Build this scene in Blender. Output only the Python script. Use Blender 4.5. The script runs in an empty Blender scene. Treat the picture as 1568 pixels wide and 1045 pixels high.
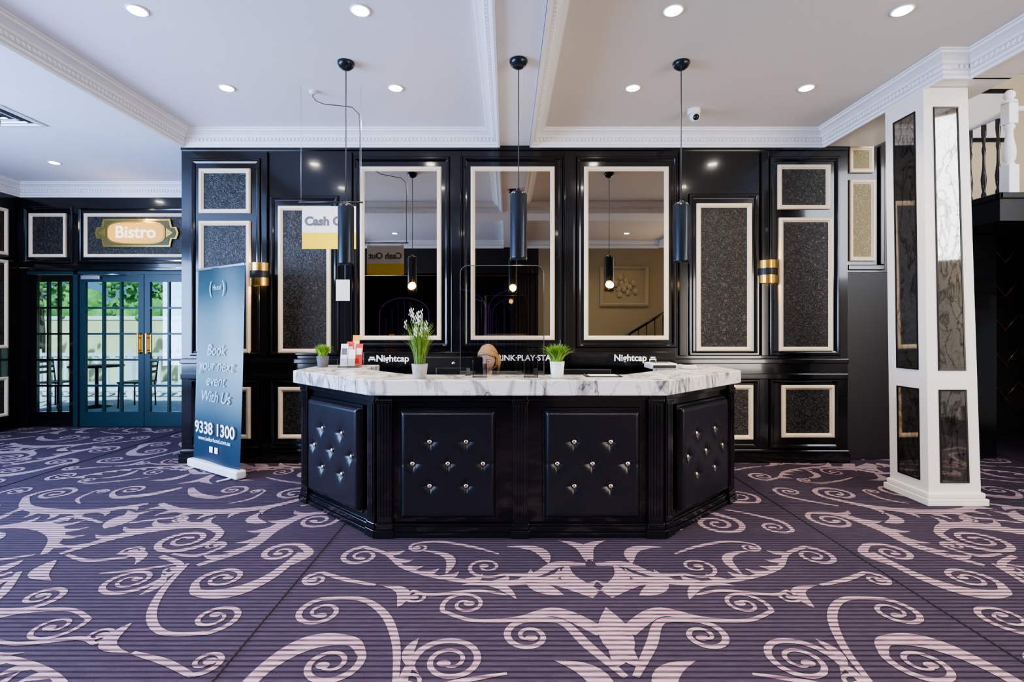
import bpy, bmesh, math, random
from mathutils import Vector, Matrix
random.seed(7)
S=bpy.context.scene
pi=math.pi
# ---------------------------------------------------------------- materials
def nmat(name):
    m=bpy.data.materials.new(name); m.use_nodes=True
    nt=m.node_tree; b=nt.nodes['Principled BSDF']
    return m,nt,b
def mat(name,c,r=0.5,me=0.0,em=None,es=0,coat=0,trans=0,alpha=1,ior=1.45,noise=0,nscale=20,bump=0,bscale=60):
    m,nt,b=nmat(name)
    b.inputs['Base Color'].default_value=(*c,1); b.inputs['Roughness'].default_value=r
    b.inputs['Metallic'].default_value=me; b.inputs['Coat Weight'].default_value=coat; b.inputs['Coat Roughness'].default_value=0.06
    b.inputs['Transmission Weight'].default_value=trans; b.inputs['Alpha'].default_value=alpha; b.inputs['IOR'].default_value=ior
    if em: b.inputs['Emission Color'].default_value=(*em,1); b.inputs['Emission Strength'].default_value=es
    if noise or bump:
        tc=nt.nodes.new('ShaderNodeTexCoord')
    if noise:
        n=nt.nodes.new('ShaderNodeTexNoise'); n.inputs['Scale'].default_value=nscale; n.inputs['Detail'].default_value=5
        nt.links.new(tc.outputs['Object'],n.inputs['Vector'])
        mx=nt.nodes.new('ShaderNodeMix'); mx.data_type='RGBA'
        mx.inputs[6].default_value=(*[x*(1-noise) for x in c],1); mx.inputs[7].default_value=(*[min(1,x*(1+noise)) for x in c],1)
        nt.links.new(n.outputs['Fac'],mx.inputs[0]); nt.links.new(mx.outputs[2],b.inputs['Base Color'])
    if bump:
        n=nt.nodes.new('ShaderNodeTexNoise'); n.inputs['Scale'].default_value=bscale; n.inputs['Detail'].default_value=4
        nt.links.new(tc.outputs['Object'],n.inputs['Vector'])
        bp=nt.nodes.new('ShaderNodeBump'); bp.inputs['Strength'].default_value=bump; bp.inputs['Distance'].default_value=0.01
        nt.links.new(n.outputs['Fac'],bp.inputs['Height']); nt.links.new(bp.outputs['Normal'],b.inputs['Normal'])
    return m
M_black=mat('black_gloss_paint',(0.005,0.005,0.006),0.16,coat=0.5,bump=0.02,bscale=8)
M_blackdoor=mat('black_satin_paint',(0.006,0.006,0.007),0.4,bump=0.03,bscale=10)
M_cream=mat('cream_paint',(0.84,0.70,0.50),0.4,noise=0.06,nscale=6)
M_white=mat('white_plaster',(0.86,0.86,0.87),0.6,noise=0.02,nscale=3)
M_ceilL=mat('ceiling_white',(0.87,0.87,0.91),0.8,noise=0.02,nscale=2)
M_ceilR=mat('ceiling_cream',(0.70,0.67,0.62),0.8,noise=0.02,nscale=2)  # cream tone also carries the warmer light of the right recess
M_pillar=mat('pillar_white_paint',(0.82,0.77,0.69),0.35,noise=0.02,nscale=4)
M_beige=mat('beige_wall_paint',(0.70,0.60,0.42),0.7,noise=0.03,nscale=3)
M_olive=mat('olive_wall_paint',(0.34,0.29,0.18),0.7,noise=0.04,nscale=3)
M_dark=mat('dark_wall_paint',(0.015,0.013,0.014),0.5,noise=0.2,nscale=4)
M_mirror=mat('mirror_glass',(0.42,0.37,0.30),0.01,1.0)
M_gold=mat('brass',(0.80,0.50,0.13),0.25,1.0)
M_silver=mat('chrome_button',(0.98,0.86,0.66),0.18,1.0)
M_alu=mat('aluminium',(0.7,0.7,0.72),0.3,1.0)
M_leather=mat('black_leather',(0.009,0.009,0.013),0.28,bump=0.10,bscale=160)
M_lacquer=mat('counter_black_lacquer',(0.006,0.006,0.008),0.2,coat=0.5,bump=0.02,bscale=9)
M_pend=mat('pendant_charcoal',(0.02,0.026,0.034),0.25,0.4)
M_bulb=mat('bulb_warm',(1,0.8,0.4),0.3,em=(1,0.60,0.18),es=16)
M_down=mat('downlight_lens',(1,1,1),0.3,em=(1,0.93,0.8),es=80)
M_teal=mat('teal_painted_timber',(0.006,0.030,0.038),0.35,noise=0.1,nscale=5)
M_screen=mat('black_plastic',(0.012,0.012,0.014),0.35,bump=0.02)
M_wht=mat('white_plastic',(0.8,0.8,0.8),0.4)
M_ceramic=mat('white_ceramic',(0.85,0.84,0.8),0.25,coat=0.3)
M_greypot=mat('grey_textured_pot',(0.35,0.34,0.32),0.7,noise=0.4,nscale=60,bump=0.5,bscale=80)
M_darkpot=mat('dark_grey_pot',(0.12,0.12,0.12),0.6,noise=0.3,nscale=40)
M_green=mat('leaf_green',(0.22,0.42,0.03),0.45,noise=0.5,nscale=30)
M_green2=mat('leaf_dark_green',(0.12,0.22,0.03),0.5,noise=0.5,nscale=30)
M_flower=mat('white_petal',(0.9,0.86,0.80),0.5,noise=0.05)
M_soil=mat('soil',(0.04,0.025,0.015),0.9,noise=0.3)
M_yellow=mat('yellow_vinyl',(0.88,0.66,0.003),0.5,noise=0.02)
M_paper=mat('white_paper',(0.82,0.82,0.80),0.6,noise=0.02)
M_grey=mat('grey_ink',(0.13,0.13,0.14),0.6)
M_red=mat('red_print',(0.6,0.05,0.03),0.5,noise=0.2,nscale=50)
M_orange=mat('orange_print',(0.85,0.35,0.03),0.5,noise=0.2,nscale=50)
M_txt=mat('white_lettering',(0.9,0.9,0.9),0.4,em=(1,1,1),es=0.3)
M_txtdim=mat('pale_lettering',(0.75,0.85,0.88),0.4,em=(0.8,0.9,0.95),es=0.15)
M_cable=mat('cable_grey',(0.06,0.06,0.06),0.5)
M_skin=mat('skin',(0.72,0.46,0.34),0.5,noise=0.06,nscale=15)
M_hair=mat('light_brown_hair',(0.48,0.28,0.12),0.45,noise=0.35,nscale=70,bump=0.6,bscale=120)
M_cloth=mat('black_shirt',(0.02,0.02,0.025),0.8,noise=0.2,nscale=60)
M_eye=mat('eye_white',(0.85,0.85,0.85),0.2)
M_lip=mat('lips',(0.55,0.2,0.18),0.4)
def glassmat(name,tint,glossw=0.12,rough=0.0):
    m=bpy.data.materials.new(name); m.use_nodes=True; nt=m.node_tree; nt.nodes.clear()
    o=nt.nodes.new('ShaderNodeOutputMaterial'); t=nt.nodes.new('ShaderNodeBsdfTransparent'); g=nt.nodes.new('ShaderNodeBsdfGlossy')
    t.inputs['Color'].default_value=(*tint,1); g.inputs['Roughness'].default_value=rough
    f=nt.nodes.new('ShaderNodeFresnel'); f.inputs['IOR'].default_value=1.3
    a=nt.nodes.new('ShaderNodeMath'); a.operation='MULTIPLY_ADD'; a.inputs[1].default_value=1.0; a.inputs[2].default_value=glossw*0.3
    nt.links.new(f.outputs[0],a.inputs[0])
    x=nt.nodes.new('ShaderNodeMixShader'); nt.links.new(a.outputs[0],x.inputs[0]); nt.links.new(t.outputs[0],x.inputs[1]); nt.links.new(g.outputs[0],x.inputs[2]); nt.links.new(x.outputs[0],o.inputs[0])
    return m
M_acr=glassmat('clear_acrylic',(0.86,0.87,0.88),0.3)
M_glass=glassmat('door_glass',(0.68,0.90,1.0),0.2)
M_edge=mat('acrylic_edge',(0.10,0.10,0.11),0.2,trans=0.2)

def wallpaper(name,c1,c2,bs=0.4):
    m,nt,b=nmat(name); tc=nt.nodes.new('ShaderNodeTexCoord')
    n=nt.nodes.new('ShaderNodeTexNoise'); n.inputs['Scale'].default_value=14; n.inputs['Distortion'].default_value=3.0; n.inputs['Detail'].default_value=1
    v=nt.nodes.new('ShaderNodeTexVoronoi'); v.inputs['Scale'].default_value=9; v.inputs['Randomness'].default_value=0.15
    w=nt.nodes.new('ShaderNodeMath'); w.operation='MULTIPLY'
    s=nt.nodes.new('ShaderNodeMath'); s.operation='SINE'; k=nt.nodes.new('ShaderNodeMath'); k.operation='MULTIPLY'; k.inputs[1].default_value=30
    mv=nt.nodes.new('ShaderNodeVectorMath'); mv.operation='MULTIPLY_ADD'; mv.inputs[1].default_value=(0.07,0.07,0.07)
    nt.links.new(tc.outputs['Object'],n.inputs['Vector']); nt.links.new(n.outputs['Color'],mv.inputs[0]); nt.links.new(tc.outputs['Object'],mv.inputs[2]); nt.links.new(mv.outputs[0],v.inputs['Vector'])
    nt.links.new(v.outputs['Distance'],k.inputs[0]); nt.links.new(k.outputs[0],s.inputs[0])
    nt.links.new(s.outputs[0],w.inputs[0]); nt.links.new(n.outputs['Fac'],w.inputs[1])
    r=nt.nodes.new('ShaderNodeValToRGB'); r.color_ramp.elements[0].position=0.1; r.color_ramp.elements[1].position=0.5
    r.color_ramp.elements[0].color=(*c1,1); r.color_ramp.elements[1].color=(*c2,1)
    nt.links.new(w.outputs[0],r.inputs[0]); nt.links.new(r.outputs[0],b.inputs['Base Color'])
    bp=nt.nodes.new('ShaderNodeBump'); bp.inputs['Strength'].default_value=bs; bp.inputs['Distance'].default_value=0.006
    nt.links.new(w.outputs[0],bp.inputs['Height']); nt.links.new(bp.outputs['Normal'],b.inputs['Normal'])
    b.inputs['Roughness'].default_value=0.42; b.inputs['Specular IOR Level'].default_value=0.4
    return m
M_wp=wallpaper('embossed_charcoal_wallpaper',(0.007,0.006,0.006),(0.052,0.046,0.034))
M_wpgoldlit=wallpaper('embossed_gold_wallpaper_lit',(0.20,0.17,0.07),(0.34,0.29,0.15),0.28)  # gold wallpaper, with the yellow light on these panels put into its colour

def marble(name,base,vein,scale=1.0,rough=0.15,thr=0.06):
    m,nt,b=nmat(name); tc=nt.nodes.new('ShaderNodeTexCoord')
    mp=nt.nodes.new('ShaderNodeMapping'); mp.inputs['Rotation'].default_value=(0.2,0.7,0.6); mp.inputs['Scale'].default_value=(1,1,0.45)
    nt.links.new(tc.outputs['Object'],mp.inputs[0])
    cur=None
    for sc,th,di in ((3.2*scale,thr,1.2),(8*scale,thr*0.6,1.0)):
        n=nt.nodes.new('ShaderNodeTexNoise'); n.inputs['Scale'].default_value=sc; n.inputs['Detail'].default_value=4; n.inputs['Distortion'].default_value=di
        nt.links.new(mp.outputs[0],n.inputs['Vector'])
        a=nt.nodes.new('ShaderNodeMath'); a.operation='SUBTRACT'; a.inputs[1].default_value=0.5
        nt.links.new(n.outputs['Fac'],a.inputs[0])
        c=nt.nodes.new('ShaderNodeMath'); c.operation='ABSOLUTE'; nt.links.new(a.outputs[0],c.inputs[0])
        d=nt.nodes.new('ShaderNodeMapRange'); d.inputs[1].default_value=0; d.inputs[2].default_value=th; d.inputs[3].default_value=0.0; d.inputs[4].default_value=1
        nt.links.new(c.outputs[0],d.inputs[0])
        if cur is None: cur=d.outputs[0]
        else:
            e=nt.nodes.new('ShaderNodeMath'); e.operation='MULTIPLY_ADD'; e.inputs[1].default_value=0.4; 
            f=nt.nodes.new('ShaderNodeMath'); f.operation='MULTIPLY'; f.inputs[1].default_value=0.6
            nt.links.new(cur,f.inputs[0]); nt.links.new(d.outputs[0],e.inputs[0]); nt.links.new(f.outputs[0],e.inputs[2]); cur=e.outputs[0]
    mx=nt.nodes.new('ShaderNodeMix'); mx.data_type='RGBA'; mx.inputs[6].default_value=(*vein,1); mx.inputs[7].default_value=(*base,1)
    nt.links.new(cur,mx.inputs[0]); nt.links.new(mx.outputs[2],b.inputs['Base Color']); b.inputs['Roughness'].default_value=rough
    return m
M_marble=marble('white_marble',(0.84,0.81,0.76),(0.05,0.05,0.06),0.9,0.18,0.05)
M_antique=marble('antique_smoked_mirror',(0.30,0.28,0.25),(0.03,0.025,0.02),2.2,0.04,0.05)
_b=M_antique.node_tree.nodes['Principled BSDF']; _b.inputs['Metallic'].default_value=0.92

def carpet(name,c1,c2,c3,lo=-0.8,hi=0.1):
    m,nt,b=nmat(name); tc=nt.nodes.new('ShaderNodeTexCoord'); sp=nt.nodes.new('ShaderNodeSeparateXYZ')
    nt.links.new(tc.outputs['Object'],sp.inputs[0])
    k=nt.nodes.new('ShaderNodeMath'); k.operation='MULTIPLY'; k.inputs[1].default_value=2*pi/0.034
    s=nt.nodes.new('ShaderNodeMath'); s.operation='SINE'
    nt.links.new(sp.outputs['Y'],k.inputs[0]); nt.links.new(k.outputs[0],s.inputs[0])
    mp=nt.nodes.new('ShaderNodeMapping'); mp.inputs['Scale'].default_value=(5,34,1); nt.links.new(tc.outputs['Object'],mp.inputs[0])
    n=nt.nodes.new('ShaderNodeTexNoise'); n.inputs['Scale'].default_value=2.0; n.inputs['Detail'].default_value=3; nt.links.new(mp.outputs[0],n.inputs['Vector'])
    fine=nt.nodes.new('ShaderNodeTexNoise'); fine.inputs['Scale'].default_value=160; nt.links.new(tc.outputs['Object'],fine.inputs['Vector'])
    mr=nt.nodes.new('ShaderNodeMapRange'); mr.inputs[1].default_value=lo; mr.inputs[2].default_value=hi; nt.links.new(s.outputs[0],mr.inputs[0])
    mx=nt.nodes.new('ShaderNodeMix'); mx.data_type='RGBA'; mx.inputs[6].default_value=(*c2,1); mx.inputs[7].default_value=(*c1,1); nt.links.new(mr.outputs[0],mx.inputs[0])
    r=nt.nodes.new('ShaderNodeMapRange'); r.inputs[1].default_value=0.35; r.inputs[2].default_value=0.65; nt.links.new(n.outputs['Fac'],r.inputs[0])
    m2=nt.nodes.new('ShaderNodeMath'); m2.operation='MULTIPLY'; m2.inputs[1].default_value=0.55; nt.links.new(r.outputs[0],m2.inputs[0])
    mx2=nt.nodes.new('ShaderNodeMix'); mx2.data_type='RGBA'; mx2.inputs[7].default_value=(*c3,1); nt.links.new(m2.outputs[0],mx2.inputs[0]); nt.links.new(mx.outputs[2],mx2.inputs[6])
    nt.links.new(mx2.outputs[2],b.inputs['Base Color']); b.inputs['Roughness'].default_value=0.95; b.inputs['Specular IOR Level'].default_value=0.1
    ad=nt.nodes.new('ShaderNodeMath'); ad.operation='MULTIPLY_ADD'; ad.inputs[1].default_value=0.3; nt.links.new(s.outputs[0],ad.inputs[0]); nt.links.new(fine.outputs['Fac'],ad.inputs[2])
    bp=nt.nodes.new('ShaderNodeBump'); bp.inputs['Strength'].default_value=0.5; bp.inputs['Distance'].default_value=0.006; nt.links.new(ad.outputs[0],bp.inputs['Height']); nt.links.new(bp.outputs['Normal'],b.inputs['Normal'])
    return m
M_carpet=carpet('carpet_ground',(0.072,0.056,0.082),(0.020,0.014,0.026),(0.042,0.030,0.050))
M_scroll=carpet('carpet_scroll',(0.52,0.41,0.42),(0.080,0.034,0.062),(0.28,0.19,0.23),-0.6,0.45)

# ---------------------------------------------------------------- mesh builder
class MB:
    def __init__(s): s.v=[]; s.f=[]; s.fm=[]; s.sm=[]; s.mats=[]
    def mi(s,m):
        if m not in s.mats: s.mats.append(m)
        return s.mats.index(m)
    def add(s,vs,fs,m,smooth=False,M=None):
        o=len(s.v)
        for p in vs:
            p=Vector(p)
            if M is not None: p=M@p
            s.v.append(tuple(p))
        k=s.mi(m)
        for f in fs:
            s.f.append([i+o for i in f]); s.fm.append(k); s.sm.append(smooth)
    def box(s,x0,x1,y0,y1,z0,z1,m,M=None,ch=0):
        if ch<=0:
            vs=[(x,y,z) for x in(x0,x1) for y in(y0,y1) for z in(z0,z1)]
            fs=[(0,1,3,2),(4,6,7,5),(0,4,5,1),(2,3,7,6),(0,2,6,4),(1,5,7,3)]
            s.add(vs,fs,m,False,M)
        else:
            bm=bmesh.new(); bmesh.ops.create_cube(bm,size=1)
            for v in bm.verts:
                v.co=Vector(((x0+x1)/2+v.co.x*(x1-x0),(y0+y1)/2+v.co.y*(y1-y0),(z0+z1)/2+v.co.z*(z1-z0)))
            bmesh.ops.bevel(bm,geom=bm.edges[:],offset=ch,segments=2,affect='EDGES',profile=0.5)
            bm.verts.index_update()
            s.add([v.co.copy() for v in bm.verts],[[v.index for v in f.verts] for f in bm.faces],m,False,M); bm.free()
    def lathe(s,prof,c,m,seg=24,M=None,smooth=True):
        vs=[];fs=[]
        for r,z in prof:
            for i in range(seg):
                a=2*pi*i/seg; vs.append((c[0]+r*math.cos(a),c[1]+r*math.sin(a),c[2]+z))
        n=len(prof)
        for j in range(n-1):
            for i in range(seg):
                fs.append((j*seg+i,j*seg+(i+1)%seg,(j+1)*seg+(i+1)%seg,(j+1)*seg+i))
        s.add(vs,fs,m,smooth,M)
        s.add(vs[:seg],[tuple(range(seg))[::-1]],m,False,M); s.add(vs[-seg:],[tuple(range(seg))],m,False,M)
    def tube(s,pts,r,m,seg=8):
        pts=[Vector(p) for p in pts]; n=len(pts); vs=[];fs=[]
        rr=r if isinstance(r,(list,tuple)) else [r]*n
        for i,p in enumerate(pts):
            t=(pts[min(i+1,n-1)]-pts[max(i-1,0)]).normalized()
            up=Vector((0,0,1)) if abs(t.z)<0.9 else Vector((1,0,0))
            a=t.cross(up).normalized(); b=t.cross(a)
            for k in range(seg):
                an=2*pi*k/seg; vs.append(p+(a*math.cos(an)+b*math.sin(an))*rr[i])
        for i in range(n-1):
            for k in range(seg):
                fs.append((i*seg+k,i*seg+(k+1)%seg,(i+1)*seg+(k+1)%seg,(i+1)*seg+k))
        fs.append(tuple(range(seg))[::-1]); fs.append(tuple((n-1)*seg+k for k in range(seg)))
        s.add(vs,fs,m,True)
    def sphere(s,c,r,m,seg=16,rings=10,sc=(1,1,1),M=None,fn=None):
        vs=[];fs=[]
        for j in range(rings+1):
            th=pi*j/rings
            for i in range(seg):
                a=2*pi*i/seg
                p=Vector((math.sin(th)*math.cos(a)*r*sc[0],math.sin(th)*math.sin(a)*r*sc[1],math.cos(th)*r*sc[2]))
                if fn: p=fn(p)
                vs.append(p+Vector(c))
        for j in range(rings):
            for i in range(seg):
                fs.append((j*seg+i,(j+1)*seg+i,(j+1)*seg+(i+1)%seg,j*seg+(i+1)%seg))
        s.add(vs,fs,m,True,M)
    def rframe(s,x0,x1,z0,z1,prof,y,m,M=None):
        vs=[];fs=[]
        for i,o in prof:
            vs+=[(x0+i,y-o,z0+i),(x1-i,y-o,z0+i),(x1-i,y-o,z1-i),(x0+i,y-o,z1-i)]
        for j in range(len(prof)-1):
            for k in range(4):
                fs.append((j*4+k,j*4+(k+1)%4,(j+1)*4+(k+1)%4,(j+1)*4+k))
        s.add(vs,fs,m,False,M)
    def prism(s,poly,z0,z1,m,M=None):
        n=len(poly); vs=[(x,y,z0) for x,y in poly]+[(x,y,z1) for x,y in poly]
        fs=[tuple(range(n))[::-1],tuple(range(n,2*n))]+[(i,(i+1)%n,n+(i+1)%n,n+i) for i in range(n)]
        s.add(vs,fs,m,False,M)
    def build(s,name,parent=None,bevel=0,recalc=True):
        me=bpy.data.meshes.new(name); me.from_pydata(s.v,[],s.f)
        for m in s.mats: me.materials.append(m)
        me.polygons.foreach_set('material_index',s.fm); me.polygons.foreach_set('use_smooth',s.sm)
        if recalc:
            bm=bmesh.new(); bm.from_mesh(me); bmesh.ops.recalc_face_normals(bm,faces=bm.faces[:]); bm.to_mesh(me); bm.free()
        me.update(); o=bpy.data.objects.new(name,me); S.collection.objects.link(o)
        if parent: o.parent=parent
        if bevel:
            b=o.modifiers.new('bev','BEVEL'); b.width=bevel; b.segments=2; b.limit_method='ANGLE'
        return o
def empty(name):
    o=bpy.data.objects.new(name,None); S.collection.objects.link(o); return o
def text(body,size,loc,m,parent,rot=(pi/2,0,0),name='lettering',ext=0.001,sx=1.0,bold=0,shear=0):
    cu=bpy.data.curves.new(name,'FONT'); cu.body=body; cu.size=size; cu.extrude=ext; cu.align_x='CENTER'; cu.align_y='CENTER'; cu.offset=bold; cu.shear=shear
    cu.materials.append(m); o=bpy.data.objects.new(name,cu); S.collection.objects.link(o); o.location=loc; o.rotation_euler=rot; o.scale=(sx,1,1)
    if parent: o.parent=parent
    return o

# ---------------------------------------------------------------- layout constants
YW=5.27; YD=7.14; ZC=3.5; ZB=3.35
k=YW/760.0
WX=lambda x:(x-776)*k
WZ=lambda y:1.4+(506-y)*k

# ---------------------------------------------------------------- floor (carpet + woven scrolls)
fl=MB()
fl.box(-7.2,7.2,-1.4,7.24,-0.1,0,M_carpet)
def cat(pts,n=10):
    out=[]; P=[pts[0]]+pts+[pts[-1]]
    for i in range(1,len(P)-2):
        for j in range(n):
            t=j/n; q=[]
            for d in range(3):
                a,b,c,e=P[i-1][d],P[i][d],P[i+1][d],P[i+2][d]
                q.append(0.5*(2*b+(c-a)*t+(2*a-5*b+4*c-e)*t*t+(-a+3*b-3*c+e)*t**3))
            out.append(tuple(q))
    out.append(tuple(pts[-1])); return out
ZR=[0]
def ribbon(pts,T,ws=0.72):
    vs=[];fs=[];n=len(pts); ZR[0]=(ZR[0]+1)%60; zz=0.0006+ZR[0]*0.00004
    for i,(x,y,w) in enumerate(pts):
        x0,y0,_=pts[max(i-1,0)]; x1,y1,_=pts[min(i+1,n-1)]
        dx,dy=x1-x0,y1-y0; L=math.hypot(dx,dy) or 1; nx,ny=-dy/L,dx/L
        w=max(w*ws,0.002)/2
        for s_ in(1,-1):
            X,Y=T(x+nx*w*s_,y+ny*w*s_); X=min(max(X,-6.95),6.95); Y=min(max(Y,-1.1),7.1); vs.append((X,Y,zz+i*0.000012))
    for i in range(n-1):
        for f in((2*i,2*i+1,2*i+3),(2*i,2*i+3,2*i+2)):
            a,b,c=vs[f[0]],vs[f[1]],vs[f[2]]
            if (b[0]-a[0])*(c[1]-a[1])-(b[1]-a[1])*(c[0]-a[0])<0: f=f[::-1]
            fs.append(f)
    fl.add(vs,fs,M_scroll)
def scroll(path,c,r1,turns,d,T,w1=0.02,feather=0):
    pts=cat(path,8); x,y,w=pts[-1]
    if feather:
        for i in range(5,len(pts)-4,4):
            px_,py_,pw=pts[i]; qx,qy,_=pts[i+1]; dx,dy=qx-px_,qy-py_; L=math.hypot(dx,dy) or 1; dx/=L; dy/=L
            nx,ny=-dy*feather,dx*feather; ll=0.09+pw*0.7
            leaf((px_+nx*pw*0.2,py_+ny*pw*0.2),(px_+nx*(ll*0.8)-dx*ll*0.7,py_+ny*(ll*0.8)-dy*ll*0.7),0.25*feather,0.055,T)
    a0=math.atan2(y-c[1],x-c[0]); r0=math.hypot(x-c[0],y-c[1]); N=int(26*turns)
    for i in range(1,N+1):
        t=i/N; r=r0+(r1-r0)*t**0.8; a=a0+d*2*pi*turns*t
        pts.append((c[0]+r*math.cos(a),c[1]+r*math.sin(a),w+(w1-w)*t))
    ribbon(pts,T)
    x,y,w=pts[-1]
    blob=[]
    for i in range(9):
        t=i/8; blob.append((x-0.03+0.06*t,y,0.06*math.sqrt(max(0,1-(2*t-1)**2))))
    ribbon(blob,T)
def leaf(a,b,bend,w,T):
    ax,ay=a; bx,by=b; dx,dy=bx-ax,by-ay; pts=[]
    for i in range(11):
        t=i/10; o=math.sin(pi*t)*bend
        pts.append((ax+dx*t-dy*o,ay+dy*t+dx*o,w*math.sin(pi*min(1,t**0.8))))
    ribbon(pts,T,1.0)
def motif(T):
    scroll([(0.03,2.62,0.10),(0.27,2.77,0.11),(0.56,2.74,0.07),(0.86,2.80,0.05),(1.1,2.92,0.045),(1.25,3.10,0.045),(1.42,3.20,0.05)],(1.40,3.07),0.03,1.5,-1,T,feather=1)
    scroll([(0.06,2.30,0.11),(0.25,2.46,0.11),(0.45,2.40,0.06),(0.66,2.39,0.04),(0.82,2.47,0.035)],(0.71,2.53),0.02,1.5,1,T)
    scroll([(0.02,2.0,0.04),(0.14,2.2,0.07),(0.24,2.38,0.06),(0.40,2.39,0.05)],(0.40,2.27),0.02,1.6,-1,T)
    scroll([(0.70,1.80,0.05),(0.90,1.92,0.055),(0.90,2.10,0.05)],(0.74,2.10),0.03,1.9,1,T)
    scroll([(0.93,1.90,0.03),(0.99,2.2,0.05),(1.10,2.44,0.06),(1.26,2.58,0.05),(1.46,2.58,0.045)],(1.42,2.46),0.03,1.5,-1,T)
    scroll([(0.03,2.96,0.05),(0.2,2.96,0.10),(0.34,2.84,0.07),(0.52,2.84,0.035)],(0.62,2.93),0.02,1.5,1,T)
    scroll([(1.55,1.75,0.06),(1.50,2.05,0.10),(1.38,2.22,0.15),(1.20,2.23,0.09),(1.12,2.13,0.05)],(1.24,2.08),0.03,1.5,1,T)
    scroll([(0.1,1.78,0.03),(0.3,1.86,0.05),(0.50,1.82,0.04)],(0.46,1.74),0.02,1.3,-1,T)
    scroll([(1.22,2.72,0.03),(1.40,2.78,0.05),(1.56,2.86,0.04)],(1.57,2.78),0.02,1.3,-1,T)
    scroll([(0.50,2.62,0.02),(0.66,2.66,0.04),(0.90,2.62,0.04),(1.0,2.66,0.03)],(0.97,2.60),0.02,1.2,-1,T)
    scroll([(0.55,3.1,0.02),(0.72,3.2,0.04),(0.95,3.28,0.04),(1.1,3.25,0.03)],(1.06,3.19),0.02,1.2,-1,T)
    leaf((0.0,2.66),(0.13,2.98),-0.25,0.10,T); leaf((0.02,3.0),(0.16,3.30),0.25,0.09,T)
    leaf((0.05,2.05),(0.0,2.5),0.1,0.12,T); leaf((0.1,1.85),(0.30,2.1),0.2,0.10,T)
    leaf((0.20,2.62),(0.36,2.90),-0.2,0.11,T); leaf((0.45,2.58),(0.75,2.72),0.25,0.06,T)
    leaf((0.85,2.84),(1.05,3.15),0.3,0.06,T); leaf((1.05,2.50),(1.2,2.72),0.3,0.07,T)
    leaf((0.25,2.97),(0.5,3.2),0.3,0.08,T); leaf((0.9,2.25),(0.86,2.02),0.2,0.05,T)
def bigmotif(T):
    scroll([(0.05,2.0,0.05),(0.2,2.25,0.12),(0.42,2.42,0.18),(0.68,2.45,0.13),(0.86,2.33,0.07)],(0.70,2.20),0.04,1.9,-1,T,0.03,feather=1)
    scroll([(0.05,2.9,0.06),(0.30,2.75,0.12),(0.62,2.72,0.15),(0.95,2.82,0.11),(1.18,3.05,0.06)],(1.02,3.14),0.03,1.8,1,T,0.03,feather=-1)
    scroll([(1.0,1.85,0.05),(1.18,2.1,0.10),(1.2,2.4,0.14),(1.32,2.66,0.10),(1.52,2.70,0.05)],(1.45,2.55),0.03,1.6,-1,T,0.03,feather=1)
    scroll([(0.04,3.3,0.06),(0.2,3.12,0.12),(0.42,3.05,0.08),(0.54,3.15,0.05)],(0.44,3.24),0.02,1.5,1,T)
    scroll([(1.5,1.8,0.05),(1.6,2.0,0.08),(1.5,2.13,0.06)],(1.42,2.02),0.02,1.5,1,T)
    scroll([(0.1,2.5,0.03),(0.28,2.58,0.05),(0.42,2.62,0.04)],(0.42,2.56),0.015,1.2,-1,T)
    scroll([(0.75,2.0,0.03),(0.92,1.98,0.05),(1.0,2.08,0.04)],(0.94,2.12),0.02,1.2,1,T)
    scroll([(1.2,2.85,0.03),(1.35,2.95,0.05),(1.5,3.1,0.05),(1.5,3.25,0.04)],(1.40,3.2),0.02,1.4,1,T)
    scroll([(0.5,1.75,0.02),(0.7,1.8,0.04),(0.85,1.86,0.03)],(0.88,1.80),0.02,1.2,-1,T)
    scroll([(0.6,2.9,0.02),(0.72,3.02,0.04),(0.74,3.2,0.03)],(0.67,3.2),0.015,1.2,1,T)
    leaf((0.0,2.4),(0.1,2.75),0.2,0.12,T); leaf((1.1,2.5),(0.95,2.72),0.3,0.09,T); leaf((0.4,2.0),(0.62,1.86),0.3,0.08,T)
def place(cx,dv,flip,mo,sc=1.0):
    for sg in(1,-1):
        if flip: mo(lambda u,v,sg=sg:(cx+sg*u*sc,dv+6.72-v))
        else: mo(lambda u,v,sg=sg:(cx+sg*u*sc,dv+v))
for n in (-1,0,1):
    place(0.5,n*2.95,False,motif); 
place(0.5,0,True,bigmotif); place(0.5,-2.95,True,bigmotif)
for cx in(-2.84,3.84):
    for n in(-1,0,1):
        place(cx,n*2.95+1.1,False,bigmotif); place(cx,n*2.95+1.1,True,motif)
for cx in(-6.18,):
    for n in(-1,0,1):
        place(cx,n*2.95+0.3,False,bigmotif); place(cx,n*2.95+0.3,True,motif)
seam=mat('carpet_seam',(0.012,0.010,0.014),0.95,noise=0.1)
for x in(-1.17,2.17,-4.51,5.51): fl.box(x-0.003,x+0.003,-1.1,7.0,0.0,0.0045,seam)
fl.build('floor',recalc=False)

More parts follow.
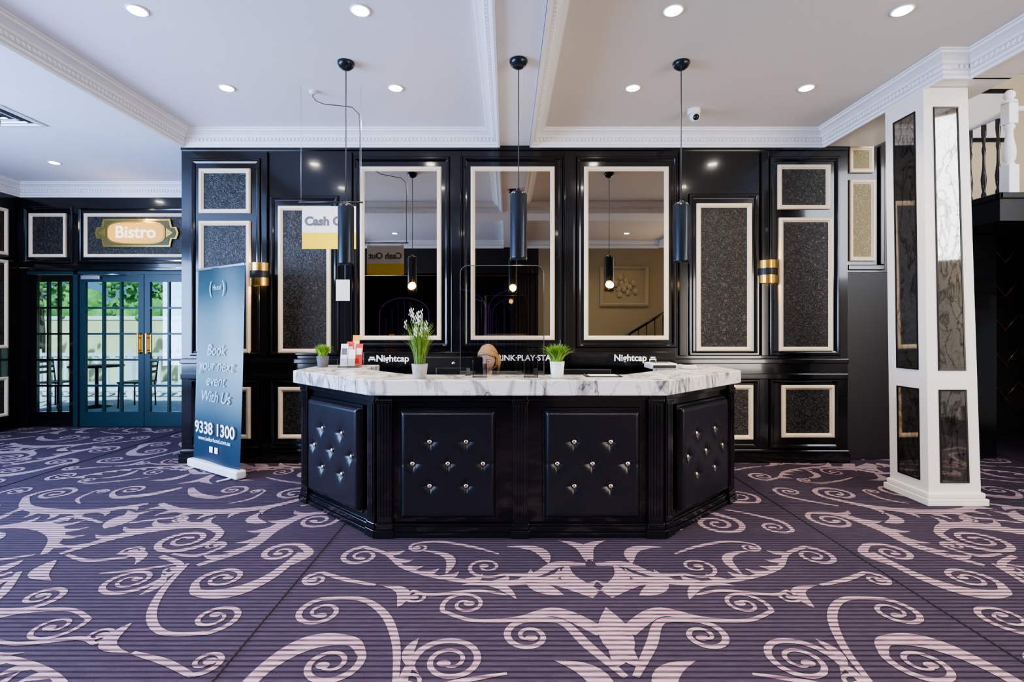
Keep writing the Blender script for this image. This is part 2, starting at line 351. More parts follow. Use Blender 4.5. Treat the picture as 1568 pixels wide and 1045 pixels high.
# ---------------------------------------------------------------- walls
def wall(name,boxes,bev=0):
    w=MB()
    for b in boxes: w.box(*b)
    return w.build(name,None,bev)
wall('wall_back',[(-3.453,3.62,YW,YW+0.15,0,ZC,M_black)])
wall('wall_setback',[(3.60,4.35,5.425,5.55,0,ZC,M_black),(3.62,4.35,5.40,5.425,0,ZC,M_black)])
wall('wall_understair',[(4.35,5.33,5.40,5.55,0,2.44,M_black)])
wall('wall_return',[(-3.453,-3.30,YW+0.15,YD,0,ZC,M_black)])
wall('wall_doors',[(-7.0,-4.2,YD,YD+0.15,2.25,ZC+0.1,M_black),(-4.2,-3.3,YD,YD+0.15,0,ZC+0.1,M_black),(-7.0,-6.9,YD,YD+0.15,0,2.25,M_black)])
wall('wall_left',[(-7.15,-7.0,4.3,YD+0.15,0,ZC,M_black),(-7.15,-7.0,-1.4,4.3,0,0.5,M_black),(-7.15,-7.0,-1.4,4.3,2.9,ZC,M_black),(-7.15,-7.0,-1.4,-0.6,0.5,2.9,M_black)])
wall('wall_right',[(7.0,7.15,-1.4,7.24,0,4.8,M_beige)])
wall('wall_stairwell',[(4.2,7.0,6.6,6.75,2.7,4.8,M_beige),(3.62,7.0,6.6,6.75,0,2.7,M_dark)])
wall('wall_rear',[(0.75,4.3,-1.35,-1.2,0,ZC+0.02,M_olive),(4.3,7.0,-1.35,-1.2,2.9,4.8,M_olive),(4.3,7.0,-1.35,-1.2,0,0.4,M_olive),(6.7,7.0,-1.35,-1.2,0.4,2.9,M_olive),(-7.0,0.75,-1.35,-1.2,2.75,ZC,M_dark),(-4.8,-4.4,-1.35,-1.2,0,2.75,M_dark),(-7.0,-6.8,-1.35,-1.2,0,2.75,M_dark),(-7.0,-4.6,-1.35,-1.2,0,0.4,M_dark)])
wall('wall_lounge',[(-4.7,1.2,-4.2,-4.05,0,3.0,M_dark),(-4.7,-4.55,-4.05,-1.35,0,3.0,M_dark),(1.05,1.2,-4.05,-1.35,0,3.0,M_dark)])
wall('floor_lounge',[(-4.7,1.2,-4.2,-1.4,-0.1,-0.001,M_carpet)])
wall('ceiling_lounge',[(-4.7,1.2,-4.2,-1.35,3.0,3.1,M_dark)])
M_neon=mat('violet_glow_rail',(0.25,0.12,0.5),0.4,em=(0.35,0.12,0.7),es=0.25)  # violet glow put into the rails for purple glints in the mirror
w=MB()
for cx in(-3.0,-1.2,0.3):
    pts=[(cx-0.72,-4.0,0.9),(cx-0.72,-4.0,1.9)]+[(cx-0.72*math.cos(pi*i/14),-4.0,1.9+0.45*math.sin(pi*i/14)) for i in range(1,14)]+[(cx+0.72,-4.0,1.9),(cx+0.72,-4.0,0.9)]
    w.tube(pts,0.014,M_neon)
    for i in range(-3,4): w.tube([(cx+i*0.18,-4.0,0.9),(cx+i*0.18,-4.0,2.3-0.06*i*i)],0.006,M_neon,6)
    w.box(cx-0.72,cx+0.72,-4.04,-4.0,0.86,0.9,M_black)
w.build('arched_trellis')
M_drape=mat('dark_velvet_drape',(0.06,0.035,0.03),0.8,noise=0.3,nscale=8)
w=MB()
for a,b_ in((-4.35,-3.7),(0.15,0.74)):
    vs=[];fs=[];N=40
    for i in range(N+1):
        x=a+(b_-a)*i/N; y=-1.42+0.035*math.sin(i*1.3)
        vs+=[(x,y,0.02),(x,y+0.01*math.sin(i),2.74)]
    for i in range(N): fs.append((2*i,2*i+2,2*i+3,2*i+1))
    w.add(vs,fs,M_drape,True)
w.tube([(-4.38,-1.42,2.72),(0.75,-1.42,2.72)],0.015,M_gold)
w.build('lounge_drapes')
w=MB(); R=Matrix.Rotation(pi,4,'Z')
TR=Matrix.Translation((2.77,-1.195,0))@R
w.rframe(-0.57,0.57,1.96,2.91,[(0,0),(0,0.03),(0.05,0.045),(0.08,0.02),(0.08,0.0)],0,M_olive,TR)
w.box(-0.49,0.49,-0.012,0,2.04,2.83,M_olive,TR)
for i in range(14):
    a=i*2.4; r=0.04+0.022*i
    w.sphere((r*math.cos(a),-0.026,2.43+r*0.8*math.sin(a)),0.06,M_olive,10,6,(1,0.4,1.3),TR)
w.build('relief_artwork')
w=MB()
w.tube([(2.6,-1.08,1.15),(4.2,-1.08,2.13)],0.03,M_black)
for i in range(9):
    x=2.7+i*0.19; w.tube([(x,-1.08,0.0),(x,-1.08,1.2+(x-2.7)*0.61)],0.013,M_black,6)
w.build('rear_stair_handrail')

# ---------------------------------------------------------------- ceiling + beams
c=MB()
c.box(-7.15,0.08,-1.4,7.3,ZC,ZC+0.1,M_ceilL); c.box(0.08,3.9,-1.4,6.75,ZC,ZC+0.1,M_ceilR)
c.build('ceiling')
c=MB(); c.box(3.8,7.15,-1.4,6.75,4.8,4.9,M_ceilL); c.box(3.8,3.9,-1.4,6.75,ZC+0.1,4.8,M_ceilL); c.build('ceiling_stairwell')
c=MB(); c.box(-0.07,0.24,-1.2,YW-0.005,ZB+0.01,ZC,M_ceilL); c.build('beam_centre')
c=MB(); c.box(-3.44,-0.07,1.65,2.3,ZB+0.01,ZC,M_ceilL); c.box(0.24,3.58,1.65,2.3,ZB+0.01,ZC,M_ceilL); c.build('beam_cross')
c=MB(); c.box(-4.0,-3.44,-1.2,YW,ZB,ZC,M_ceilL); c.box(-4.0,-3.46,YW,YD-0.005,ZB,ZC,M_ceilL); c.build('beam_left')
c=MB(); c.box(3.58,3.9,-1.2,3.85,ZB,ZC,M_pillar); c.box(3.37,3.9,3.83,YW-0.01,ZB,ZC,M_pillar); c.build('beam_right')

def cornice(name,pts,side,zb=3.335,D=0.16,mat_=M_white,dent=True):
    sc=(ZC-zb)/0.165
    prof=[(0,0),(0.018,0),(0.018,0.022),(0.035,0.03),(0.04,0.05),(0.055,0.052),(0.055,0.082),(0.075,0.088),(0.085,0.105),(0.115,0.125),(0.14,0.135),(0.145,0.15),(D,0.152),(D,0.164)]
    P=[Vector(p) for p in pts]; n=len(P); off=[]
    ns=[]
    for i in range(n-1):
        d=(P[i+1]-P[i]).normalized(); ns.append(Vector((-d.y,d.x))*side)
    closed=(P[0]-P[-1]).length<1e-6
    for i in range(n):
        if i in(0,n-1):
            off.append((ns[0]+ns[-1])/(1+ns[0].dot(ns[-1])) if closed else (ns[0] if i==0 else ns[-1]))
        else: off.append((ns[i-1]+ns[i])/(1+ns[i-1].dot(ns[i])))
    b=MB(); vs=[];fs=[]; m=len(prof)
    for i in range(n):
        for d,z in prof: q=P[i]+off[i]*d; vs.append((q.x,q.y,zb+z*sc))
    for i in range(n-1):
        for j in range(m-1): fs.append((i*m+j,i*m+j+1,(i+1)*m+j+1,(i+1)*m+j))
    b.add(vs,fs,mat_)
    if dent:
        for i in range(n-1):
            d=(P[i+1]-P[i]); L=d.length; d.normalize(); q=0.03
            while q<L-0.03:
                c0=P[i]+d*q; nn=ns[i]
                Mx=Matrix(((d.x,nn.x,0,c0.x),(d.y,nn.y,0,c0.y),(0,0,1,0),(0,0,0,1)))
                b.box(0,0.02,0.05,0.068,zb+0.055*sc,zb+0.08*sc,mat_,Mx); q+=0.04
    return b.build(name)
cornice('trim_1',[(-3.44,2.3),(-3.44,YW),(-0.07,YW),(-0.07,2.3),(-3.44,2.3)],-1)
cornice('trim_2',[(0.24,2.3),(0.24,YW),(3.37,YW),(3.37,3.83),(3.58,3.83),(3.58,2.3),(0.24,2.3)],-1)
cornice('trim_3',[(-7.0,-1.2),(-7.0,YD),(-4.0,YD)],-1,3.31)
cornice('trim_9',[(3.58,-1.2),(0.24,-1.2)],-1); cornice('trim_10',[(-0.07,-1.2),(-3.44,-1.2)],-1)

def downlight(x,y,z,e=95,lit=True):
    b=MB()
    b.lathe([(0.062,-0.006),(0.066,-0.003),(0.064,0.0),(0.045,0.0)],(x,y,z-0.002),M_white,24)
    b.lathe([(0.05,-0.0085),(0.05,-0.006)],(x,y,z-0.002),M_down,20)
    o=b.build('ceiling_downlight')
    l=bpy.data.lights.new('downlight_beam','SPOT'); l.energy=e; l.spot_size=math.radians(130); l.spot_blend=0.9; l.shadow_soft_size=0.04; l.color=(1,0.86,0.68)
    lo=bpy.data.objects.new('downlight_beam',l); S.collection.objects.link(lo); lo.location=(x,y,z-0.03); lo.parent=o
for y in(4.29,3.25,1.2,-0.2):
    for x in(-2.42,-0.96,1.09,2.59): downlight(x,y,ZC)
for x,y in((-5.65,6.2),(-5.65,3.6)): downlight(x,y,ZC,60)
b=MB(); b.rframe(-0.24,0.24,-0.24,0.24,[(0,0),(0,0.012),(0.03,0.016),(0.04,0.004)],0,M_wht,Matrix.Translation((-4.95,4.85,ZC-0.001))@Matrix.Rotation(pi/2,4,'X'))
for i in range(4):
    s_=0.2-0.05*i
    b.rframe(-s_,s_,-s_,s_,[(0,0.003),(0.012,0.012),(0.02,0.002)],0,M_alu if i%2 else M_wht,Matrix.Translation((-4.95,4.85,ZC-0.001))@Matrix.Rotation(pi/2,4,'X'))
b.box(-5.16,-4.74,4.64,5.06,ZC-0.003,ZC-0.001,M_screen)
b.build('ceiling_air_vent')
b=MB(); b.lathe([(0.06,0),(0.062,-0.03),(0.05,-0.045)],(1.78,4.72,ZC-0.001),M_wht,24); b.sphere((1.78,4.70,ZC-0.075),0.048,M_wht,18,12); b.sphere((1.78,4.672,ZC-0.09),0.03,M_screen,16,10); b.build('security_camera')

# ---------------------------------------------------------------- wall panels
CF=[(0,0),(0,0.022),(0.010,0.030),(0.028,0.030),(0.036,0.020),(0.046,0.012),(0.046,0.004)]
OM=[(0,0),(0,0.012),(0.012,0.026),(0.026,0.026),(0.034,0.014),(0.05,0.008),(0.05,0)]
def panel(x0,x1,z0,z1,y=YW,fill=M_wp,name='wall_panel',M=None,outer=True,fr=M_cream):
    b=MB(); b.rframe(x0,x1,z0,z1,CF,y,fr,M); b.box(x0+0.04,x1-0.04,y-0.008,y-0.0005,z0+0.04,z1-0.04,fill,M)
    return b.build(name)
t=MB()
def om(x0,x1,y0,y1): t.rframe(WX(x0),WX(x1),WZ(y1),WZ(y0),OM,YW,M_black)
P=[(306,384,259,327),(306,384,339,541),(306,384,593,672),(427,507,316,541),(427,507,593,672),
   (1066,1150,312,538),(1066,1152,590,673),(1190,1270,253,321),(1192,1274,334,538),(1196,1276,590,670)]
for a,b_,c_,d in P: panel(WX(a),WX(b_),WZ(d),WZ(c_))
for a,b_ in((552,676),(721,849),(894,1023)):
    panel(WX(a),WX(b_),WZ(521),WZ(256),fill=M_mirror,name='wall_mirror')
for q in((292,400,243,545),(413,519,300,545),(541,689,240,533),(708,862,240,533),(882,1036,240,533),(1054,1162,297,545),(1177,1285,240,545),
         (292,400,580,688),(413,519,580,688),(541,700,580,688),(705,862,580,688),(868,1040,580,688),(1054,1162,580,688),(1177,1285,580,688)): om(*q)
for a,b_ in((402,411),(529,540),(691,706),(864,879),(1039,1050),(1164,1175)):
    t.box(WX(a),WX(b_),YW-0.03,YW,WZ(545),WZ(233),M_black,None,0.006)
t.box(-3.45,3.61,YW-0.045,YW,WZ(557),WZ(549),M_black,None,0.01)
t.box(-3.45,3.61,YW-0.03,YW,WZ(581),WZ(572),M_black,None,0.008)
t.box(-3.45,3.61,YW-0.02,YW,3.31,3.335,M_black)
t.build('trim_4')
t=MB(); t.box(-3.46,3.62,YW-0.04,YW,0.0,0.10,M_black); t.box(-3.46,3.62,YW-0.028,YW,0.10,0.13,M_black,None,0.008)
t.build('baseboard_back')
yr=5.40; kr=yr/760; RX=lambda x:(x-776)*kr; RZ=lambda y:1.4+(506-y)*kr
panel(RX(1299),RX(1336),RZ(265),RZ(224),yr,M_wpgoldlit); panel(RX(1299),RX(1339),RZ(400),RZ(276),yr,M_wpgoldlit)
t=MB(); t.box(RX(1296),RX(1352),yr-0.03,yr,RZ(414),RZ(406),M_black,None,0.008)
t.box(RX(1345),RX(1352),yr-0.03,yr,RZ(406),3.4,M_black,None,0.008); t.build('trim_5')
t=MB(); t.box(3.66,4.35,yr-0.035,yr-0.002,0.004,2.03,M_blackdoor,None,0.006); t.lathe([(0.02,0),(0.025,0.03),(0.012,0.05)],(4.28,yr-0.04,1.0),M_gold,12); t.build('door_1')

b=MB(); b.box(WX(560),WX(1030),YW-0.085,YW-0.046,WZ(560),WZ(539),M_black,None,0.004); so=b.build('back_sign_rail')
yy=YW-0.088
text('Nightcap',0.095,(WX(604),yy,WZ(549)),M_txt,so,bold=0.002); text('DRINK·PLAY·STAY',0.082,(WX(801),yy,WZ(548)),M_txt,so,bold=0.0015); text('Nightcap',0.095,(WX(962),yy,WZ(548)),M_txt,so,bold=0.002)
b=MB()
for cx in(573,996):
    b.box(WX(cx)-0.035,WX(cx)+0.035,yy,yy+0.002,WZ(551),WZ(549),M_txt); b.box(WX(cx)-0.025,WX(cx)+0.025,yy,yy+0.002,WZ(548),WZ(546),M_txt); b.box(WX(cx)-0.035,WX(cx)-0.028,yy,yy+0.002,WZ(553),WZ(549),M_txt); b.box(WX(cx)+0.028,WX(cx)+0.035,yy,yy+0.002,WZ(553),WZ(549),M_txt)
b.build('bed_icon',so)
b=MB(); b.box(WX(516),WX(537),YW-0.034,YW-0.031,WZ(461),WZ(429),M_paper); b.build('paper_notice')

def sconce(x,z):
    b=MB(); y=YW
    b.box(x-0.05,x+0.05,y-0.02,y-0.001,z-0.06,z+0.06,M_screen)
    seg=20
    def half(r,z0,z1,m,thick=0.004):
        pts=[(x+r*math.cos(pi+pi*i/seg)*1.0,y-0.0-r*1.0*math.sin(pi*i/seg)) for i in range(seg+1)]
        inn=[(x+(r-thick)*math.cos(pi+pi*i/seg),y-(r-thick)*math.sin(pi*i/seg)) for i in range(seg+1)]
        n=len(pts)
        vs=[(p[0],p[1]-0.012,z0) for p in pts]+[(p[0],p[1]-0.012,z1) for p in pts]+[(p[0],p[1]-0.012,z0) for p in inn]+[(p[0],p[1]-0.012,z1) for p in inn]
        fs=[]
        for i in range(n-1):
            fs+=[(i,i+1,n+i+1,n+i),(2*n+i,3*n+i,3*n+i+1,2*n+i+1),(i,2*n+i,2*n+i+1,i+1),(n+i,n+i+1,3*n+i+1,3*n+i)]
        b.add(vs,fs,m,False)
    half(0.104,-0.035+z,z+0.035,M_screen,0.01)
    half(0.094,z-0.12,z-0.035,M_gold); half(0.094,z+0.03,z+0.12,M_gold)
    b.sphere((x,y-0.05,z),0.022,M_bulb,12,8)
    o=b.build('wall_sconce')
    for dz in(-0.07,0.07):
        l=bpy.data.lights.new('sconce_glow','POINT'); l.energy=4; l.color=(1,0.72,0.35); l.shadow_soft_size=0.02
        lo=bpy.data.objects.new('sconce_glow',l); S.collection.objects.link(lo); lo.location=(x,y-0.05,z+dz); lo.parent=o
sconce(WX(400),WZ(421)); sconce(WX(1174),WZ(417))

# ---------------------------------------------------------------- doors wall
panel(-6.86,-6.33,2.45,3.08,YD); panel(-6.07,-4.30,2.45,3.08,YD)
ML=Matrix.Translation((-7.0,0,0))@Matrix.Rotation(pi/2,4,'Z')
for a,b_ in((2.45,3.1),(1.15,2.38),(0.2,0.75)):
    panel(6.2,6.95,a,b_,0.0,M_wp,'wall_panel',ML)
t=MB()
t.rframe(-6.95,-6.24,2.36,3.18,OM,YD,M_black); t.rframe(-6.17,-4.2,2.36,3.18,OM,YD,M_black)
t.box(-6.99,-3.46,YD-0.04,YD,2.25,2.30,M_black,None,0.01); t.build('trim_6')
t=MB(); t.box(-4.2,-3.46,YD-0.03,YD,0,0.12,M_black); t.box(-6.995,-6.965,4.4,YD-0.05,0,0.12,M_black); t.build('baseboard_left')
def leafdoor(name,x0,x1,cols,rows,handle=None,z1=2.2,fm=M_teal):
    b=MB(); y0,y1=YD+0.03,YD+0.075; st=0.08
    b.box(x0,x0+st,y0,y1,0.01,z1,fm); b.box(x1-st,x1,y0,y1,0.01,z1,fm); b.box(x0+st,x1-st,y0,y1,z1-0.1,z1,fm); b.box(x0+st,x1-st,y0,y1,0.01,0.22,fm)
    ix0,ix1,iz0,iz1=x0+st,x1-st,0.22,z1-0.1
    for i in range(1,cols):
        x=ix0+(ix1-ix0)*i/cols; b.box(x-0.014,x+0.014,y0,y1,iz0,iz1,fm)
    for j in range(1,rows):
        z=iz0+(iz1-iz0)*j/rows; b.box(ix0,ix1,y0+0.001,y1-0.001,z-0.014,z+0.014,fm)
    b.box(ix0,ix1,y0+0.02,y0+0.025,iz0,iz1,M_glass)
    if handle:
        b.box(handle-0.045,handle+0.045,y0-0.008,y0,1.08,1.34,M_gold,None,0.003); b.box(handle-0.014,handle+0.014,y0-0.05,y0-0.03,1.06,1.36,M_gold,None,0.005)
        b.box(handle-0.01,handle+0.01,y0-0.04,y0,1.28,1.3,M_gold); b.box(handle-0.01,handle+0.01,y0-0.04,y0,1.1,1.12,M_gold)
        if handle<-5.25:
            b.box(-6.12,-5.85,y0-0.045,y0,2.13,2.19,M_alu,None,0.005); b.tube([(-5.9,y0-0.03,2.185),(-5.6,y0-0.13,2.195),(-5.5,y0-0.02,2.195)],0.008,M_alu)
    return b.build(name)
leafdoor('door_2',-6.17,-5.245,3,5,-5.30); leafdoor('door_3',-5.235,-4.28,3,5,-5.18); leafdoor('window_1',-6.87,-6.24,3,5,fm=M_black)
t=MB()
t.box(-6.24,-6.175,YD+0.0,YD+0.1,0,2.25,M_teal); t.box(-4.275,-4.2,YD,YD+0.1,0,2.25,M_teal); t.box(-6.9,-4.2,YD,YD+0.1,2.205,2.25,M_teal); t.box(-6.9,-6.872,YD,YD+0.1,0,2.205,M_black)
t.build('trim_7')
M_plaq=mat('plaque_olive',(0.10,0.09,0.02),0.4,noise=0.2); M_glow=mat('lit_plaque_face',(0.7,0.38,0.06),0.5,em=(1,0.42,0.05),es=0.7)
def plq(sx,sz,cx,cz):
    o=[(-1,-0.0),(-0.95,0.42),(-0.84,0.42),(-0.80,1),(0.80,1),(0.84,0.42),(0.95,0.42),(1,0)]
    o=o+[(-x,-z) for x,z in o[1:-1]]
    return [(cx+x*sx,cz+z*sz) for x,z in o]
MP=Matrix(((1,0,0,0),(0,0,-1,YD),(0,1,0,0),(0,0,0,1)))
b=MB(); cx,cz=-5.30,2.795
b.prism(plq(0.60,0.20,cx,cz),0.01,0.035,M_gold,MP); b.prism(plq(0.565,0.175,cx,cz),0.03,0.042,M_plaq,MP)
ov=[(cx+0.42*math.copysign(abs(math.cos(a))**0.5,math.cos(a)),cz+0.165*math.copysign(abs(math.sin(a))**0.6,math.sin(a))) for a in[2*pi*i/40 for i in range(40)]]
b.prism(ov,0.04,0.05,M_gold,MP)
ov=[(cx+(x-cx)*0.95,cz+(z-cz)*0.88) for x,z in ov]; b.prism(ov,0.05,0.055,M_glow,MP)
for s_ in(-1,1): b.prism([(cx+s_*0.43,cz+0.07),(cx+s_*0.53,cz),(cx+s_*0.43,cz-0.07)][::s_],0.042,0.05,M_gold,MP)
po=b.build('bistro_sign'); text('Bistro',0.24,(cx,YD-0.058,cz),mat('sign_lettering',(0.95,0.9,0.75),0.4,em=(1,0.85,0.5),es=1.1),po,bold=0.005)
l=bpy.data.lights.new('sign_lamp','POINT'); l.energy=2.5; l.color=(1,0.68,0.25); l.shadow_soft_size=0.05
lo=bpy.data.objects.new('sign_lamp',l); S.collection.objects.link(lo); lo.location=(cx,YD-0.3,cz+0.25); lo.parent=po

# ---------------------------------------------------------------- outside patio
M_pave=mat('patio_paving',(0.55,0.55,0.56),0.8,noise=0.2,nscale=5)
M_hedge=mat('hedge_leaves',(0.16,0.34,0.08),0.7,noise=0.8,nscale=9,bump=1.0,bscale=20)
M_bark=mat('bark',(0.10,0.07,0.05),0.9,noise=0.3)
M_render=mat('garden_wall_render',(0.80,0.72,0.40),0.8,noise=0.1,nscale=3)
wall('ground_patio',[(-16,3,7.24,20,-0.12,-0.02,M_pave)])
b=MB(); b.box(-15,2,14,14.2,-0.02,1.7,M_render); b.box(-15,2,13.97,14.23,1.7,1.8,M_white); b.build('garden_wall')
b=MB()
for i in range(60):
    x=-14.5+i*0.27; b.sphere((x,15.2+random.uniform(-.2,.2),1.9+random.uniform(-0.3,0.4)),random.uniform(0.3,0.6),M_hedge,10,7,(1,1,1.2))
b.box(-15,2,14.9,15.5,-0.02,1.8,M_hedge); b.build('hedge')
for tx,ty in((-11.2,11.9),(-8.9,12.1)):
    b=MB(); b.tube([(tx,ty,-0.02),(tx+0.05,ty,1.3),(tx,ty,2.6)],[0.09,0.07,0.04],M_bark)
    for i in range(150): 
        a=random.uniform(0,2*pi); rr=0.8*math.sqrt(random.random()); b.sphere((tx+rr*math.cos(a),ty+rr*math.sin(a),2.5+random.gauss(0,0.34)),random.uniform(0.04,0.10),M_hedge,6,4)
    b.build('garden_tree')
b=MB()
for i in range(60):
    x=-14+i*0.22; b.box(x,x+0.07,10.5,10.53,0.03,0.85,M_white)
b.box(-14,-0.9,10.48,10.56,0.85,0.92,M_white); b.box(-14,-0.9,10.48,10.55,0.12,0.17,M_white)
for i in range(7): b.box(-14+i*2,-13.9+i*2,10.46,10.57,-0.02,1.0,M_white)
b.build('patio_fence')
for tx in(-9.9,-7.6):
    b=MB(); ty=9.2
    b.lathe([(0.02,0.74),(0.42,0.74),(0.42,0.77),(0.02,0.77)],(tx,ty,-0.02),M_blackdoor,24); b.lathe([(0.03,0),(0.03,0.75)],(tx,ty,-0.02),M_blackdoor,10); b.lathe([(0.25,0),(0.25,0.02),(0.04,0.05)],(tx,ty,-0.02),M_blackdoor,20)
    b.build('patio_table')
    for sx in(-0.75,0.75):
        b=MB(); x=tx+sx
        b.box(x-0.22,x+0.22,ty-0.22,ty+0.22,0.43,0.46,M_blackdoor,None,0.01)
        for a in(-0.2,0.2):
            for e in(-0.2,0.2): b.tube([(x+a,ty+e,-0.02),(x+a*0.95,ty+e*0.95,0.43)],0.013,M_blackdoor,6)
        xb=x+math.copysign(0.2,sx)
        for e in(-0.2,0.2): b.tube([(xb,ty+e,0.45),(xb+math.copysign(0.05,sx),ty+e,0.88)],0.013,M_blackdoor,6)
        for zz in(0.6,0.7,0.8): b.box(xb+math.copysign(0.03,sx)-0.008,xb+math.copysign(0.03,sx)+0.008,ty-0.2,ty+0.2,zz,zz+0.05,M_blackdoor,None,0.004)
        b.build('patio_chair')

# ---------------------------------------------------------------- reception counter
C=empty('reception_counter')
A=[(-1.67,4.08),(-0.88,3.36),(1.06,3.36),(1.85,4.08)]
body=MB()
def facing(p,q):
    p=Vector(p); q=Vector(q); d=(q-p); L=d.length; d.normalize(); n=Vector((d.y,-d.x))
    return Matrix(((d.x,-n.x,0,p.x),(d.y,-n.y,0,p.y),(0,0,1,0),(0,0,0,1))),L
def tuft(Mx,x0,x1,z0,z1,name):
    b=MB(); W=x1-x0; H=z1-z0; cx=(x0+x1)/2; cz=(z0+z1)/2; nx,nz=84,96
    su=W/0.64; rows=[(-0.122*su,0.152),(0.122*su,0.152),(-0.236*su,0.005),(0,0.005),(0.236*su,0.005),(-0.122*su,-0.145),(0.122*su,-0.145)]
    vs=[];fs=[]
    for j in range(nz+1):
        for i in range(nx+1):
            u=x0+W*i/nx-cx; v=z0+H*j/nz-cz
            e=max(0.0,min(u+W/2,W/2-u,v+H/2,H/2-v)); h=0.05*math.sqrt(max(0,1-max(0,1-e/0.035)**2.2)) if e<0.035 else 0.05
            for r in rows:
                du,dv=u-r[0],v-r[1]; rr=math.hypot(du,dv); h-=0.030*math.exp(-(rr/0.030)**1.2)
                if rr>0.004:
                    an=math.atan2(dv,du); h-=0.008*max(0,math.cos(4*an+0.0))**4*math.exp(-(rr/0.055)**2)
            vs.append((u+cx,-h,v+cz))
    for j in range(nz):
        for i in range(nx): a=j*(nx+1)+i; fs.append((a,a+1,a+nx+2,a+nx+1))
    b.add(vs,fs,M_leather,True,Mx)
    for r in rows: b.sphere((r[0]+cx,-0.036,r[1]+cz),0.017,M_silver,14,10,(1,0.6,1),Mx)
    b.rframe(x0-0.012,x1+0.012,z0-0.012,z1+0.012,[(0,0),(0,0.012),(0.012,0.012),(0.014,0)],0,M_lacquer,Mx)
    b.build(name,C)
def post(Mx,x,w=0.10):
    body.box(x-w/2,x+w/2,-0.02,0.05,0.1,0.965,M_lacquer,Mx,0.004)
    for i in range(4):
        xx=x-w*0.30+i*w*0.2; body.box(xx-0.006,xx+0.006,-0.028,-0.018,0.14,0.90,M_lacquer,Mx,0.002)
    body.box(x-w*0.65,x+w*0.65,-0.035,0.05,0.0,0.055,M_lacquer,Mx,0.004); body.box(x-w*0.58,x+w*0.58,-0.028,0.05,0.055,0.10,M_lacquer,Mx,0.006)
    body.box(x-w*0.58,x+w*0.58,-0.03,0.05,0.91,0.935,M_lacquer,Mx,0.006)
MF,LF=facing(A[1],A[2]); ML2,LL=facing(A[0],A[1]); MR,LR=facing(A[2],A[3])
for Mx,L in((MF,LF),(ML2,LL),(MR,LR)):
    body.box(0,L,0.02,0.06,0.0,0.965,M_lacquer,Mx)
    body.box(0.0,L,-0.022,0.03,0.0,0.035,M_lacquer,Mx,0.004); body.box(0.0,L,-0.012,0.03,0.035,0.075,M_lacquer,Mx,0.006); body.box(0,L,-0.004,0.03,0.075,0.09,M_lacquer,Mx,0.004)
    body.box(0,L,-0.008,0.03,0.925,0.965,M_lacquer,Mx,0.005)
post(MF,0.055); post(MF,LF/2); post(MF,LF-0.055)
post(ML2,0.05); post(ML2,LL-0.045,0.08); post(MR,0.045,0.08); post(MR,LR-0.05)
body.box(-1.69,-1.63,4.08,4.75,0,0.965,M_lacquer); body.box(1.81,1.87,4.08,4.75,0,0.965,M_lacquer)
body.box(-1.64,-1.25,4.70,4.75,0,0.965,M_lacquer); body.box(1.43,1.82,4.70,4.75,0,0.965,M_lacquer)
body.prism([(-1.6,4.1),(-0.86,3.43),(1.04,3.43),(1.78,4.1),(1.78,4.68),(1.4,4.68),(1.1,4.1),(-0.92,4.1),(-1.22,4.68),(-1.6,4.68)],0.70,0.735,M_lacquer)
body.build('counter_body',C)
tuft(MF,0.165,0.805,0.137,0.862,'tufted_panel_1'); tuft(MF,LF-0.805,LF-0.165,0.137,0.862,'tufted_panel_2')
tuft(ML2,0.16,LL-0.17,0.137,0.862,'tufted_panel_3'); tuft(MR,0.17,LR-0.16,0.137,0.862,'tufted_panel_4')
b=MB(); b.prism([(-1.765,4.76),(-1.765,4.10),(-0.905,3.285),(1.065,3.285),(1.935,4.10),(1.935,4.76),(1.40,4.76),(1.40,4.25),(0.88,3.72),(-0.72,3.72),(-1.22,4.25),(-1.22,4.76)],0.966,1.068,M_marble)
b.build('marble_top',C,0.006)

ZT=1.069
def plant_grass(name,x,y,pr,ph,potm,n,h,spread,gm,z=ZT,wid=0.004,flowers=0):
    b=MB(); b.lathe([(pr*0.72,0),(pr*0.8,0.004),(pr,ph),(pr*0.9,ph),(pr*0.86,ph-0.012)],(x,y,z),potm,28); b.lathe([(0.001,ph-0.014),(pr*0.88,ph-0.012)],(x,y,z),M_soil,20)
    for i in range(n):
        a=random.uniform(0,2*pi); r=pr*0.7*math.sqrt(random.random()); hh=h*random.uniform(0.6,1.0); sp=spread*random.uniform(0.2,1)*(0.4+r/pr)
        bx,by=x+r*math.cos(a),y+r*math.sin(a); px,py=-math.sin(a),math.cos(a); vs=[];fs=[]
        for j in range(5):
            t_=j/4; d=sp*t_*t_; wj=wid*(1-t_**2)+0.0004; zz=z+ph-0.012+hh*(t_-0.25*t_**3*(sp/max(spread,1e-6)))
            vs+=[(bx+math.cos(a)*d+px*wj,by+math.sin(a)*d+py*wj,zz),(bx+math.cos(a)*d-px*wj,by+math.sin(a)*d-py*wj,zz)]
        for j in range(4): fs.append((2*j,2*j+1,2*j+3,2*j+2))
        b.add(vs,fs,gm if random.random()<0.75 else (M_green2 if gm is M_green else M_green),True)
    for i in range(flowers):
        a=random.uniform(0,2*pi); r=random.uniform(0,0.06); fx,fy=x+math.cos(a)*(0.01+r*1.6),y+math.sin(a)*(0.01+r*1.6); zt=z+ph+random.uniform(0.22,0.38)
        b.tube([(x+math.cos(a)*0.01,y+math.sin(a)*0.01,z+ph-0.01),((x+fx)/2,(y+fy)/2,(z+ph+zt)/2),(fx,fy,zt)],0.0015,M_green2,5)
        for q in range(6):
            aa=q*2.4; b.sphere((fx+0.007*math.cos(aa),fy+0.007*math.sin(aa),zt-q*0.010),0.005,M_flower,6,4,(0.7,0.7,1.9))
    return b.build(name)
plant_grass('potted_grass',0.35,3.45,0.052,0.115,M_ceramic,460,0.15,0.10,M_green,wid=0.0045)
